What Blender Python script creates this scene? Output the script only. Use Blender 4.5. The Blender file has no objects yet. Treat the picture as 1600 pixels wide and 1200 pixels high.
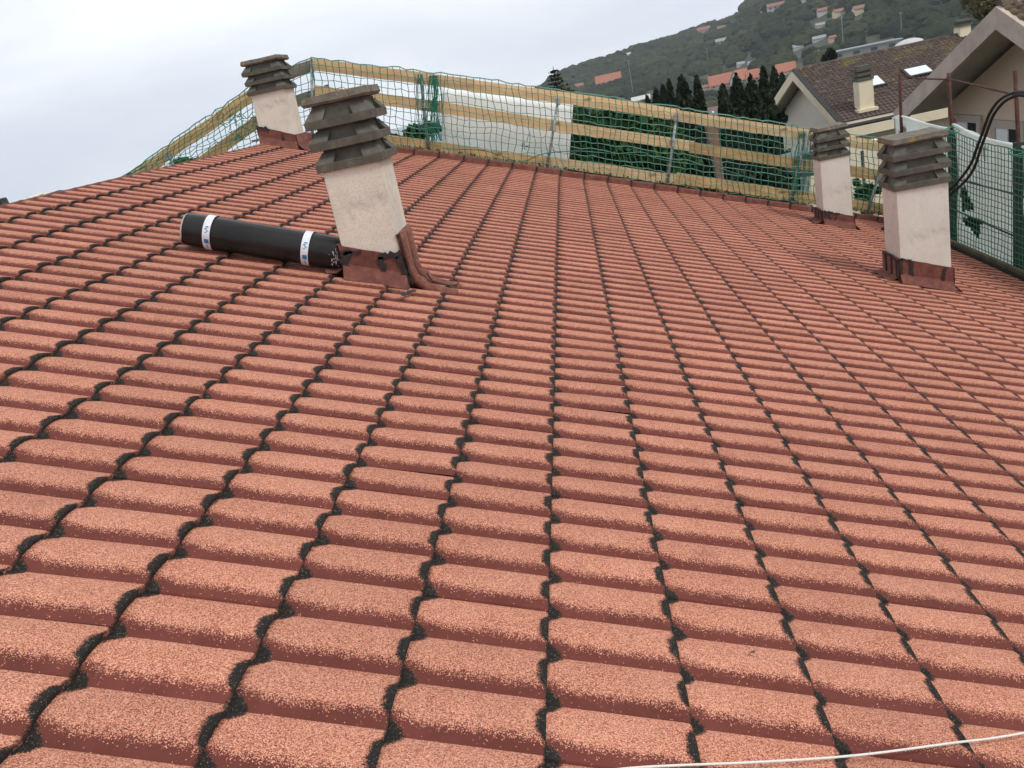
import bpy, bmesh, math, random
from mathutils import Vector, Matrix, noise
random.seed(7)
R = math.radians
scene = bpy.context.scene
col = scene.collection

# ------------------------------------------------------------------ camera
CAM = Vector((0.3121, -1.50337908, 1.4538))
RW = Matrix(((0.9777107001, 0.0567430313, -0.2021435510),
             (-0.1702174311, -0.3494157908, -0.9213764872),
             (-0.1229138436, 0.9352480064, -0.3319689045)))   # rows: right, down, forward
F = 1300.0
cam_data = bpy.data.cameras.new('camera')
cam_data.sensor_width = 36.0
cam_data.lens = 36.0 * F / 1600.0
cam_data.clip_start = 0.05
cam_data.clip_end = 30000
camera = bpy.data.objects.new('camera', cam_data)
col.objects.link(camera)
m = Matrix((RW[0], -RW[1], -RW[2])).transposed().to_4x4()
m.translation = CAM
camera.matrix_world = m
scene.camera = camera
scene.render.resolution_x = 1024
scene.render.resolution_y = 768

# ------------------------------------------------------------------ sky, sun, exposure
SUN_EL, SUN_AZ = R(50), R(124)          # azimuth from +Y towards +X
world = bpy.data.worlds.new('World')
scene.world = world
world.use_nodes = True
wn, wl = world.node_tree.nodes, world.node_tree.links
bg = wn['Background']
sky = wn.new('ShaderNodeTexSky')
sky.sky_type = 'NISHITA'
sky.sun_disc = False
sky.sun_elevation = SUN_EL
sky.sun_rotation = SUN_AZ
sky.air_density = 1.0
sky.dust_density = 3.0
geo = wn.new('ShaderNodeTexCoord')
mp = wn.new('ShaderNodeMapping'); mp.inputs['Scale'].default_value = (1.0, 1.0, 3.2)
cl = wn.new('ShaderNodeTexNoise'); cl.inputs['Scale'].default_value = 1.9; cl.inputs['Detail'].default_value = 6
cl.inputs['Roughness'].default_value = 0.5; cl.inputs['Distortion'].default_value = 0.4
cr = wn.new('ShaderNodeValToRGB')
cr.color_ramp.elements[0].position = 0.40; cr.color_ramp.elements[0].color = (5.5, 5.95, 6.7, 1)
cr.color_ramp.elements[1].position = 0.62; cr.color_ramp.elements[1].color = (7.6, 7.7, 7.95, 1)
mx = wn.new('ShaderNodeMix'); mx.data_type = 'RGBA'; mx.inputs[0].default_value = 0.93
wl.new(geo.outputs['Generated'], mp.inputs['Vector']); wl.new(mp.outputs['Vector'], cl.inputs['Vector'])
wl.new(cl.outputs['Fac'], cr.inputs['Fac'])
wl.new(sky.outputs['Color'], mx.inputs[6]); wl.new(cr.outputs['Color'], mx.inputs[7])
sz = wn.new('ShaderNodeSeparateXYZ'); wl.new(geo.outputs['Generated'], sz.inputs[0])
hb = wn.new('ShaderNodeMapRange'); hb.interpolation_type = 'SMOOTHSTEP'; wl.new(sz.outputs[2], hb.inputs[0])
for i_, q_ in enumerate((0.34, 0.0, 1.0, 1.34)): hb.inputs[i_ + 1].default_value = q_
vm = wn.new('ShaderNodeVectorMath'); vm.operation = 'SCALE'
wl.new(mx.outputs[2], vm.inputs[0]); wl.new(hb.outputs[0], vm.inputs['Scale'])
wl.new(vm.outputs[0], bg.inputs['Color'])
bg.inputs['Strength'].default_value = 0.105

sd = bpy.data.lights.new('sun', 'SUN')
sd.energy = 1.5
sd.angle = R(16)
sd.color = (1.0, 0.96, 0.9)
sun = bpy.data.objects.new('sun', sd)
col.objects.link(sun)
sdir = Vector((math.sin(SUN_AZ) * math.cos(SUN_EL), math.cos(SUN_AZ) * math.cos(SUN_EL), math.sin(SUN_EL)))
sun.rotation_euler = sdir.to_track_quat('Z', 'Y').to_euler()
sun.location = (0, 0, 30)
scene.view_settings.view_transform = 'Standard'
scene.view_settings.look = 'None'
scene.view_settings.exposure = 0.40
scene.view_settings.gamma = 1.0
scene.view_settings.use_curve_mapping = False

# ------------------------------------------------------------------ measuring helpers
def ray(x, y):
    return RW.transposed() @ Vector(((x - 800) / F, (y - 600) / F, 1.0))
def at(x, y, Y):                       # point on the ray at world Y
    d = ray(x, y); return CAM + d * ((Y - CAM.y) / d.y)
def atX(x, y, X):
    d = ray(x, y); return CAM + d * ((X - CAM.x) / d.x)
def proj(P):
    q = RW @ (Vector(P) - CAM)
    if q.z < 0.05: return None
    return (800 + F * q.x / q.z, 600 + F * q.y / q.z, q.z)

TH = R(20.2888)
CT, ST, TT = math.cos(TH), math.sin(TH), math.tan(TH)
def rf(u, v, n=0.0):                   # roof frame -> world
    return Vector((u * CT + n * ST, v, -u * ST + n * CT))
COURSE, WAVE = 0.37, 0.18399
U0 = -11 * COURSE
UR = -4.0 * CT                            # X of the ridge
ZR = 4.0 * ST
def roof_z(X):
    return -TT * X if X > UR else ZR - TT * (UR - X)
SK = 0.14
def verge_v(u): return 11.66 + SK * u
def fence_pt(x, y, off=0.0):           # point on the guard rail's plane, which follows the verge
    k = SK / CT; d = ray(x, y); Y0 = 11.80 + off
    t = (Y0 + k * CAM.x - CAM.y) / (d.y - k * d.x)
    return CAM + d * t

# ------------------------------------------------------------------ material helpers
def new_mat(name):
    mt = bpy.data.materials.new(name); mt.use_nodes = True
    return mt, mt.node_tree.nodes, mt.node_tree.links, mt.node_tree.nodes['Principled BSDF']
def coords(n, kind='pos'):
    if kind == 'pos':
        return n.new('ShaderNodeNewGeometry').outputs['Position']
    return n.new('ShaderNodeTexCoord').outputs['Object']
def tex(n, l, vec, scale, detail=4, rough=0.55, dist=0.0):
    t = n.new('ShaderNodeTexNoise'); t.inputs['Scale'].default_value = scale
    t.inputs['Detail'].default_value = detail; t.inputs['Roughness'].default_value = rough
    t.inputs['Distortion'].default_value = dist
    l.new(vec, t.inputs['Vector']); return t.outputs['Fac']
def ramp(n, l, fac, stops):
    r = n.new('ShaderNodeValToRGB'); e = r.color_ramp.elements
    while len(e) < len(stops): e.new(0.5)
    for el, (p, c) in zip(e, stops):
        el.position = p; el.color = (*c, 1) if len(c) == 3 else c
    l.new(fac, r.inputs['Fac']); return r.outputs['Color']
def mixc(n, l, fac, a, b, mode='MIX'):
    x = n.new('ShaderNodeMix'); x.data_type = 'RGBA'; x.blend_type = mode
    for s, v in ((0, fac), (6, a), (7, b)):
        if hasattr(v, 'links'): l.new(v, x.inputs[s])
        else: x.inputs[s].default_value = v if s == 0 else (*v, 1)
    return x.outputs[2]
def mth(n, l, op, a, b=None, c=None, clamp=False):
    x = n.new('ShaderNodeMath'); x.operation = op; x.use_clamp = clamp
    for i, v in enumerate((a, b, c)):
        if v is None: continue
        if hasattr(v, 'links'): l.new(v, x.inputs[i])
        else: x.inputs[i].default_value = v
    return x.outputs[0]
def sstep(n, l, v, a, b, o0=0.0, o1=1.0):
    x = n.new('ShaderNodeMapRange'); x.interpolation_type = 'SMOOTHSTEP'
    l.new(v, x.inputs[0])
    for i, q in enumerate((a, b, o0, o1)):
        if hasattr(q, 'links'): l.new(q, x.inputs[i + 1])
        else: x.inputs[i + 1].default_value = q
    return x.outputs[0]
def bump(n, l, p, h, strength, dist):
    b = n.new('ShaderNodeBump'); b.inputs['Strength'].default_value = strength
    b.inputs['Distance'].default_value = dist
    l.new(h, b.inputs['Height']); l.new(b.outputs['Normal'], p.inputs['Normal'])
def rough_mat(name, c1, c2, scale=6, c3=None, rough=0.85, bmp=0.3, bscale=60, bdist=0.004, metal=0, kind='pos', det=6):
    mt, n, l, p = new_mat(name)
    v = coords(n, kind)
    f = tex(n, l, v, scale, det, 0.62)
    stops = [(0.3, c1), (0.7, c2)] if c3 is None else [(0.28, c1), (0.52, c2), (0.72, c3)]
    l.new(ramp(n, l, f, stops), p.inputs['Base Color'])
    p.inputs['Roughness'].default_value = rough; p.inputs['Metallic'].default_value = metal
    if bmp: bump(n, l, p, tex(n, l, v, bscale, 3), bmp, bdist)
    return mt

# roof tile: stone-chip coating over red paint, bare black metal along the joints
def tile_material():
    mt, n, l, p = new_mat('granulated_tile')
    pos = coords(n)
    uv = n.new('ShaderNodeUVMap').outputs[0]
    sp = n.new('ShaderNodeSeparateXYZ'); l.new(uv, sp.inputs[0])
    U, V = sp.outputs[0], sp.outputs[1]
    oi = n.new('ShaderNodeObjectInfo').outputs['Random']
    # stone chips
    vo = n.new('ShaderNodeTexVoronoi'); vo.inputs['Scale'].default_value = 420; l.new(pos, vo.inputs['Vector'])
    vs = n.new('ShaderNodeSeparateColor'); l.new(vo.outputs['Color'], vs.inputs[0])
    g1, g2 = vs.outputs[0], vs.outputs[1]
    chip = ramp(n, l, g1, [(0.0, (0.12, 0.036, 0.026)), (0.18, (0.27, 0.088, 0.056)), (0.42, (0.48, 0.178, 0.110)),
                           (0.76, (0.63, 0.272, 0.172)), (1.0, (0.74, 0.41, 0.29))])
    big = tex(n, l, pos, 1.1, 5, 0.6)
    chip = mixc(n, l, sstep(n, l, big, 0.50, 0.76, 0, 0.28), chip, (0.30, 0.115, 0.078))
    med = tex(n, l, pos, 7.0, 4, 0.65)
    chip = mixc(n, l, sstep(n, l, med, 0.59, 0.78, 0, 0.55), chip, (0.20, 0.10, 0.07))
    med2 = tex(n, l, pos, 3.2, 3, 0.5)
    chip = mixc(n, l, sstep(n, l, med2, 0.35, 0.62, 0.10, 0.0), chip, (0.80, 0.42, 0.29))
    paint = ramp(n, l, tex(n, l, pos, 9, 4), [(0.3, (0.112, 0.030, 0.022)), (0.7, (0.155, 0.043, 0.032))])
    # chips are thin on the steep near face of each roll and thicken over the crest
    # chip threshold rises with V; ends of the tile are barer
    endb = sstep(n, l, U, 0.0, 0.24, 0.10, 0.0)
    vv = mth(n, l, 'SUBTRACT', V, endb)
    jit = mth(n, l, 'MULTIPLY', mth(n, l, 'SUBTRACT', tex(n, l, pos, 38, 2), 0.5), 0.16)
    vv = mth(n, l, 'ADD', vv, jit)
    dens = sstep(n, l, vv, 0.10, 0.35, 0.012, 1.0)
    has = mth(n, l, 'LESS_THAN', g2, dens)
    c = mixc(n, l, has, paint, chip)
    # black bare strip along the joints: triangle in the valley below the lap, lobe on the crest above it
    gj = mth(n, l, 'MULTIPLY', mth(n, l, 'SUBTRACT', g1, 0.5), 0.035)
    vb = mth(n, l, 'ABSOLUTE', mth(n, l, 'SUBTRACT', V, 0.5))            # 0 crest, .5 valley
    nb = mth(n, l, 'MULTIPLY', mth(n, l, 'SUBTRACT', tex(n, l, pos, 75, 5, 0.85), 0.5), 0.11)
    nb2 = mth(n, l, 'MULTIPLY', mth(n, l, 'SUBTRACT', tex(n, l, pos, 4, 2), 0.5), 0.06)
    w_top = mth(n, l, 'ADD', mth(n, l, 'ADD', sstep(n, l, vb, 0.20, 0.50, 0.014, 0.112), mth(n, l, 'ADD', nb, gj)), nb2)
    w_bot = mth(n, l, 'ADD', mth(n, l, 'ADD', sstep(n, l, vb, 0.14, 0.36, 0.070, 0.006), mth(n, l, 'ADD', nb, gj)), nb2)
    b1 = mth(n, l, 'LESS_THAN', U, w_top)
    b2 = mth(n, l, 'GREATER_THAN', U, mth(n, l, 'SUBTRACT', 1.0, w_bot))
    blk = mth(n, l, 'MAXIMUM', b1, b2)
    bcol = ramp(n, l, g1, [(0.0, (0.010, 0.010, 0.009)), (0.90, (0.024, 0.021, 0.018)), (0.98, (0.12, 0.075, 0.05)), (1.0, (0.25, 0.17, 0.12))])
    c = mixc(n, l, blk, c, bcol)
    # every pressed tile has its own slight tone
    ps = n.new('ShaderNodeSeparateXYZ'); l.new(pos, ps.inputs[0])
    uu = mth(n, l, 'SUBTRACT', mth(n, l, 'MULTIPLY', ps.outputs[0], CT / COURSE), mth(n, l, 'MULTIPLY', ps.outputs[2], ST / COURSE))
    wn2 = n.new('ShaderNodeTexWhiteNoise'); wn2.noise_dimensions = '2D'
    cb = n.new('ShaderNodeCombineXYZ'); l.new(mth(n, l, 'FLOOR', uu), cb.inputs[0])
    l.new(mth(n, l, 'FLOOR', mth(n, l, 'MULTIPLY', ps.outputs[1], 1 / WAVE)), cb.inputs[1]); l.new(cb.outputs[0], wn2.inputs['Vector'])
    wn3 = n.new('ShaderNodeTexWhiteNoise'); wn3.noise_dimensions = '2D'
    cb3 = n.new('ShaderNodeCombineXYZ'); l.new(mth(n, l, 'FLOOR', uu), cb3.inputs[0])
    l.new(mth(n, l, 'FLOOR', mth(n, l, 'MULTIPLY', ps.outputs[1], 1 / (WAVE * 7))), cb3.inputs[1]); l.new(cb3.outputs[0], wn3.inputs['Vector'])
    hs = n.new('ShaderNodeHueSaturation'); l.new(c, hs.inputs['Color'])
    tone = mth(n, l, 'ADD', sstep(n, l, wn2.outputs['Value'], 0, 1, 0.94, 1.03), sstep(n, l, wn3.outputs['Value'], 0, 1, -0.04, 0.05))
    l.new(tone, hs.inputs['Value'])
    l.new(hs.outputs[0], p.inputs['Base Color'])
    p.inputs['Roughness'].default_value = 0.9
    p.inputs['Specular IOR Level'].default_value = 0.25
    bump(n, l, p, mth(n, l, 'MULTIPLY', g1, has), 0.55, 0.003)
    return mt

M = {}
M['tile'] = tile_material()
M['flash'] = rough_mat('flashing_red', (0.085, 0.027, 0.019), (0.15, 0.048, 0.033), 14, (0.22, 0.082, 0.057), bscale=300, bmp=0.5, bdist=0.002)
M['flash_chip'] = rough_mat('flashing_chipped', (0.10, 0.034, 0.023), (0.18, 0.065, 0.044), 40, (0.27, 0.11, 0.075), bscale=300, bmp=0.5, bdist=0.002)
M['tar'] = rough_mat('black_tar', (0.008, 0.008, 0.008), (0.03, 0.026, 0.024), 60, rough=0.6, bscale=90, bmp=0.8)
def plaster_mat(name, base, dark, stain, bscale=180):
    mt, n, l, p = new_mat(name)
    v = coords(n, 'obj')
    a = tex(n, l, v, 3.3, 6, 0.62); b = tex(n, l, v, 120, 3, 0.6)
    c = ramp(n, l, a, [(0.32, dark), (0.50, base), (0.75, tuple(min(1, k * 1.07) for k in base))])
    c = mixc(n, l, sstep(n, l, b, 0.48, 0.66, 0, 0.38), c, stain)
    d = tex(n, l, v, 6.0, 5, 0.7, 0.6)
    c = mixc(n, l, sstep(n, l, d, 0.52, 0.72, 0, 0.50), c, stain)
    l.new(c, p.inputs['Base Color']); p.inputs['Roughness'].default_value = 0.93
    bump(n, l, p, tex(n, l, v, bscale, 3, 0.7), 0.6, 0.004)
    return mt
M['plaster'] = plaster_mat('chimney_plaster', (0.72, 0.66, 0.565), (0.60, 0.54, 0.46), (0.32, 0.29, 0.26))
M['plaster_pink'] = plaster_mat('pinkish_chimney_plaster', (0.68, 0.645, 0.575), (0.60, 0.565, 0.50), (0.38, 0.35, 0.31))
M['conc'] = rough_mat('weathered_concrete', (0.066, 0.063, 0.050), (0.100, 0.095, 0.074), 12, (0.15, 0.142, 0.108), bscale=120, bmp=0.7, kind='obj')
def lichen_mat():
    mt, n, l, p = new_mat('lichened_concrete')
    v = coords(n, 'obj')
    c = ramp(n, l, tex(n, l, v, 14, 6), [(0.3, (0.095, 0.085, 0.068)), (0.7, (0.19, 0.17, 0.135))])
    c = mixc(n, l, sstep(n, l, tex(n, l, v, 9, 5, 0.7), 0.55, 0.64, 0, 0.75), c, (0.30, 0.20, 0.05))
    c = mixc(n, l, sstep(n, l, tex(n, l, v, 21, 5, 0.7), 0.60, 0.66, 0, 0.6), c, (0.36, 0.34, 0.28))
    l.new(c, p.inputs['Base Color']); p.inputs['Roughness'].default_value = 0.95
    bump(n, l, p, tex(n, l, v, 90, 4, 0.7), 0.8, 0.006)
    return mt
M['lichen'] = lichen_mat()
def wood_mat(name, a, b, c_):
    mt, n, l, p = new_mat(name)
    v = coords(n, 'obj')
    mp = n.new('ShaderNodeMapping'); mp.inputs['Scale'].default_value = (0.7, 9, 9); l.new(v, mp.inputs[0])
    f = tex(n, l, mp.outputs[0], 3, 6, 0.6, 1.0)
    c = ramp(n, l, f, [(0.3, a), (0.55, b), (0.78, c_)])
    oi = n.new('ShaderNodeObjectInfo').outputs['Random']
    k = tex(n, l, v, 3.1, 3, 0.5, 0.3)
    c = mixc(n, l, sstep(n, l, k, 0.68, 0.74, 0, 0.7), c, (0.20, 0.08, 0.03))
    hs = n.new('ShaderNodeHueSaturation'); l.new(c, hs.inputs['Color'])
    l.new(sstep(n, l, oi, 0, 1, 0.82, 1.08), hs.inputs['Value'])
    l.new(hs.outputs[0], p.inputs['Base Color']); p.inputs['Roughness'].default_value = 0.75
    bump(n, l, p, f, 0.3, 0.003)
    return mt
M['wood'] = wood_mat('pale_timber', (0.66, 0.44, 0.22), (0.80, 0.57, 0.31), (0.84, 0.64, 0.38))
M['wood_grey'] = wood_mat('weathered_timber', (0.16, 0.13, 0.10), (0.24, 0.19, 0.14), (0.31, 0.25, 0.19))
M['wood_dirty'] = wood_mat('dirty_timber', (0.42, 0.26, 0.10), (0.68, 0.45, 0.20), (0.76, 0.54, 0.27))
M['net'] = rough_mat('green_net_cord', (0.006, 0.105, 0.066), (0.014, 0.17, 0.108), 12, rough=0.5, bmp=0)
M['net_light'] = rough_mat('pale_green_cord', (0.03, 0.24, 0.15), (0.06, 0.34, 0.23), 12, rough=0.5, bmp=0)
M['galv'] = rough_mat('galvanised_steel', (0.28, 0.30, 0.31), (0.48, 0.50, 0.52), 20, rough=0.5, metal=0.6, bmp=0.1)
M['rust'] = rough_mat('rusty_steel', (0.034, 0.014, 0.010), (0.075, 0.026, 0.018), 18, (0.14, 0.060, 0.038), rough=0.85, bmp=0.4)
M['green_post'] = rough_mat('dark_green_post', (0.010, 0.022, 0.016), (0.020, 0.045, 0.030), 8, rough=0.6, bmp=0.1)
M['olive'] = rough_mat('olive_plank', (0.055, 0.045, 0.020), (0.10, 0.080, 0.040), 6, (0.14, 0.115, 0.06), rough=0.8, bmp=0.3)
M['dark'] = rough_mat('dark_metal', (0.012, 0.012, 0.010), (0.028, 0.026, 0.022), 6, rough=0.7, bmp=0.1)
M['cable'] = rough_mat('black_cable', (0.005, 0.005, 0.005), (0.011, 0.011, 0.012), 10, rough=0.6, bmp=0)
M['white_cord'] = rough_mat('white_cord', (0.62, 0.60, 0.54), (0.78, 0.76, 0.70), 120, rough=0.6, bmp=0.2)
M['leafbits'] = rough_mat('dead_leaves', (0.05, 0.035, 0.015), (0.13, 0.09, 0.035), 40, bmp=0)

def tarp_mat():
    mt, n, l, p = new_mat('white_tarpaulin')
    v = coords(n)
    f = tex(n, l, v, 2.2, 5, 0.6, 0.5)
    l.new(ramp(n, l, f, [(0.3, (0.80, 0.84, 0.82)), (0.7, (0.90, 0.92, 0.90))]), p.inputs['Base Color'])
    p.inputs['Roughness'].default_value = 0.55
    bump(n, l, p, tex(n, l, v, 5, 4, 0.6, 0.8), 0.6, 0.03)
    tr = n.new('ShaderNodeBsdfTranslucent'); tr.inputs['Color'].default_value = (0.88, 0.92, 0.90, 1)
    ms = n.new('ShaderNodeMixShader'); ms.inputs[0].default_value = 0.5
    out = n['Material Output']
    l.new(p.outputs[0], ms.inputs[1]); l.new(tr.outputs[0], ms.inputs[2]); l.new(ms.outputs[0], out.inputs[0])
    return mt
M['tarp'] = tarp_mat()

def roll_mat():
    mt, n, l, p = new_mat('black_bitumen_film')
    v = coords(n, 'obj')
    f = tex(n, l, v, 5, 5, 0.6)
    l.new(ramp(n, l, f, [(0.3, (0.010, 0.010, 0.010)), (0.7, (0.022, 0.021, 0.020))]), p.inputs['Base Color'])
    p.inputs['Roughness'].default_value = 0.30; p.inputs['Specular IOR Level'].default_value = 0.28
    mp_ = n.new('ShaderNodeMapping'); mp_.inputs['Scale'].default_value = (1, 6, 6); l.new(v, mp_.inputs[0])
    bump(n, l, p, tex(n, l, mp_.outputs[0], 4, 5, 0.6, 0.5), 0.45, 0.012)
    return mt
M['roll'] = roll_mat()
M['band'] = rough_mat('white_paper_band', (0.62, 0.65, 0.70), (0.76, 0.79, 0.83), 14, rough=0.6, bmp=0)
M['blue'] = rough_mat('blue_print', (0.02, 0.16, 0.45), (0.03, 0.20, 0.52), 14, rough=0.6, bmp=0)
M['ink'] = rough_mat('grey_print', (0.10, 0.12, 0.20), (0.16, 0.18, 0.26), 14, rough=0.6, bmp=0)
M['frost'] = rough_mat('torn_film', (0.35, 0.35, 0.35), (0.55, 0.55, 0.55), 14, rough=0.3, bmp=0)

# ------------------------------------------------------------------ mesh helpers
def obj(name, bm, mat, parent=None, smooth=False):
    me = bpy.data.meshes.new(name)
    bmesh.ops.recalc_face_normals(bm, faces=bm.faces[:])
    bm.to_mesh(me); bm.free()
    return link(name, me, mat, parent, smooth)
def link(name, me, mat=None, parent=None, smooth=False):
    if mat is not None and not me.materials: me.materials.append(mat)
    if smooth:
        me.polygons.foreach_set('use_smooth', [True] * len(me.polygons))
    o = bpy.data.objects.new(name, me); col.objects.link(o)
    if parent: o.parent = parent
    return o
def pydata(name, vs, fs, mat, parent=None, smooth=False):
    me = bpy.data.meshes.new(name); me.from_pydata([tuple(v) for v in vs], [], fs); me.update()
    return link(name, me, mat, parent, smooth)
def thing(name, label, cat, loc=(0, 0, 0), rotz=0, group=None):
    o = bpy.data.objects.new(name, None); col.objects.link(o)
    o.empty_display_size = 0.2
    o.location = loc; o.rotation_euler = (0, 0, rotz); o['label'] = label; o['category'] = cat
    if group: o['group'] = group
    return o
def tag(o, label, cat, group=None):
    o['label'] = label; o['category'] = cat
    if group: o['group'] = group
    return o
def struct(o): o['kind'] = 'structure'; return o
def box(bm, lo, hi, mtx=None):
    vs = [bm.verts.new((x, y, z)) for z in (lo[2], hi[2]) for y in (lo[1], hi[1]) for x in (lo[0], hi[0])]
    for f in ((0, 2, 3, 1), (4, 5, 7, 6), (0, 1, 5, 4), (2, 6, 7, 3), (0, 4, 6, 2), (1, 3, 7, 5)):
        bm.faces.new([vs[i] for i in f])
    if mtx:
        for v in vs: v.co = mtx @ v.co
    return vs
def hull8(bm, pts):                     # 4 bottom + 4 top corners, same winding
    vs = [bm.verts.new(p) for p in pts]
    for f in ((3, 2, 1, 0), (4, 5, 6, 7), (0, 1, 5, 4), (1, 2, 6, 5), (2, 3, 7, 6), (3, 0, 4, 7)):
        bm.faces.new([vs[i] for i in f])
    return vs
def tube(bm, pts, r, seg=8, cap=True):
    pts = [Vector(p) for p in pts]; rings = []
    up = None
    for i, p in enumerate(pts):
        a = pts[max(0, i - 1)]; b = pts[min(len(pts) - 1, i + 1)]
        d = (b - a).normalized()
        if up is None:
            up = Vector((0, 0, 1)) if abs(d.z) < 0.9 else Vector((1, 0, 0))
        s = d.cross(up).normalized(); up = s.cross(d).normalized()
        rr = r[i] if isinstance(r, (list, tuple)) else r
        rings.append([bm.verts.new(p + (s * math.cos(k * 2 * math.pi / seg) + up * math.sin(k * 2 * math.pi / seg)) * rr) for k in range(seg)])
    for A, B in zip(rings, rings[1:]):
        for k in range(seg): bm.faces.new((A[k], A[(k + 1) % seg], B[(k + 1) % seg], B[k]))
    if cap:
        bm.faces.new(rings[0][::-1]); bm.faces.new(rings[-1])
def beam(bm, a, b, h, t, side=None):    # board from a to b (top edge), height h down, thickness t away
    a, b = Vector(a), Vector(b); d = (b - a).normalized()
    n = (side or Vector((0, 0, 1)).cross(d)).normalized() * t
    dn = Vector((0, 0, -h))
    hull8(bm, [a + dn, b + dn, b + dn + n, a + dn + n, a, b, b + n, a + n])
def spline(pts, n=8):
    out = []
    P = [Vector(p) for p in pts]; P = [2 * P[0] - P[1]] + P + [2 * P[-1] - P[-2]]
    for i in range(1, len(P) - 2):
        for k in range(n):
            t = k / n
            out.append(0.5 * ((2 * P[i]) + (-P[i - 1] + P[i + 1]) * t + (2 * P[i - 1] - 5 * P[i] + 4 * P[i + 1] - P[i + 2]) * t * t
                              + (-P[i - 1] + 3 * P[i] - 3 * P[i + 1] + P[i + 2]) * t ** 3))
    out.append(P[-2]); return out

# ================================================================== TERRAIN
def lerp(a, b, t): return a + (b - a) * t
def interp(tab, x):
    if x <= tab[0][0]: return tab[0][1]
    for (x0, y0), (x1, y1) in zip(tab, tab[1:]):
        if x <= x1: return lerp(y0, y1, (x - x0) / (x1 - x0))
    return tab[-1][1]
SIL = [(-4, -3.4), (-2.4, -1.6), (-1.8, -0.75), (-0.6, -0.2), (0.0, 0.0), (1.3, 0.16), (3, 0.24), (5.1, 0.46), (7.1, 0.52), (8.3, 0.72),
       (10.3, 0.92), (11.1, 1.02), (11.7, 1.7), (14, 2.6), (20, 4.4), (30, 5.5), (50, 6), (90, 5)]
DS, DF, ZV = 1100.0, 330.0, -42.0
def ground_z(x, y):
    dx, dy = x - CAM.x, y - CAM.y
    d = math.hypot(dx, dy); az = math.degrees(math.atan2(dx, dy))
    z_near = -9.0 if d < 70 else lerp(-9.0, ZV, min(1, (d - 70) / 200.0) ** 0.8)
    if az < -4 or az > 150:
        if d > 270: z_near = lerp(ZV, -75, min(1, (d - 270) / 250))
        return z_near
    zs = CAM.z + DS * math.tan(R(interp(SIL, az)))
    if d <= DF: return z_near
    t = (d - DF) / (DS - DF)
    if t < 1:
        z = lerp(ZV, zs, t ** 0.92)
    else:
        z = zs - (d - DS) * 0.10
    if d > DF:
        w = min(1, t * 3)
        z += w * 7 * noise.noise(Vector((x / 150, y / 150, 1.3))) * (1 if d < DS * .9 else .3)
    if az < -1.8:
        z = lerp(z, -75, min(1, (-1.8 - az) / 2.2))
    return z
def terrain():
    vs, fs = [], []
    ds = [0, 10, 25, 45, 70, 100, 135, 170, 210, 250, 290, 330] + [330 + i * 20 for i in range(1, 46)] + [1400, 1700, 2200, 2700]
    azs = [-180 + i * 6 for i in range(29)] + [-6 + i * 0.6 for i in range(100)] + [54 + i * 6 for i in range(22)]
    azs = sorted(set(round(a, 2) for a in azs))
    for a in azs:
        for d in ds:
            x = CAM.x + d * math.sin(R(a)); y = CAM.y + d * math.cos(R(a))
            vs.append((x, y, ground_z(x, y)))
    nd = len(ds)
    for i in range(len(azs) - 1):
        for j in range(nd - 1):
            fs.append((i * nd + j, i * nd + j + 1, (i + 1) * nd + j + 1, (i + 1) * nd + j))
    i = len(azs) - 1
    for j in range(nd - 1): fs.append((i * nd + j, i * nd + j + 1, j + 1, j))
    mt = rough_mat('hill_ground', (0.030, 0.038, 0.022), (0.055, 0.058, 0.032), 0.02, (0.10, 0.088, 0.055), bmp=0, det=9)
    return struct(pydata('hill_terrain', vs, fs, mt, smooth=True))
terrain()
bm = bmesh.new(); bmesh.ops.create_grid(bm, x_segments=4, y_segments=4, size=3100, matrix=Matrix.Translation((0, 0, -60)))
mt, n_, l_, p_ = new_mat('sea_water'); p_.inputs['Base Color'].default_value = (0.08, 0.11, 0.13, 1); p_.inputs['Roughness'].default_value = 0.25
bump(n_, l_, p_, tex(n_, l_, coords(n_), 0.3, 4), 0.3, 0.3)
struct(obj('sea', bm, mt))

def ground_hit(x, y, start=60):
    d = ray(x, y).normalized(); t = start
    while t < 2500:
        P = CAM + d * t
        if P.z <= ground_z(P.x, P.y): return P, t
        t += 3
    return CAM + d * 900, 900

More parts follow.
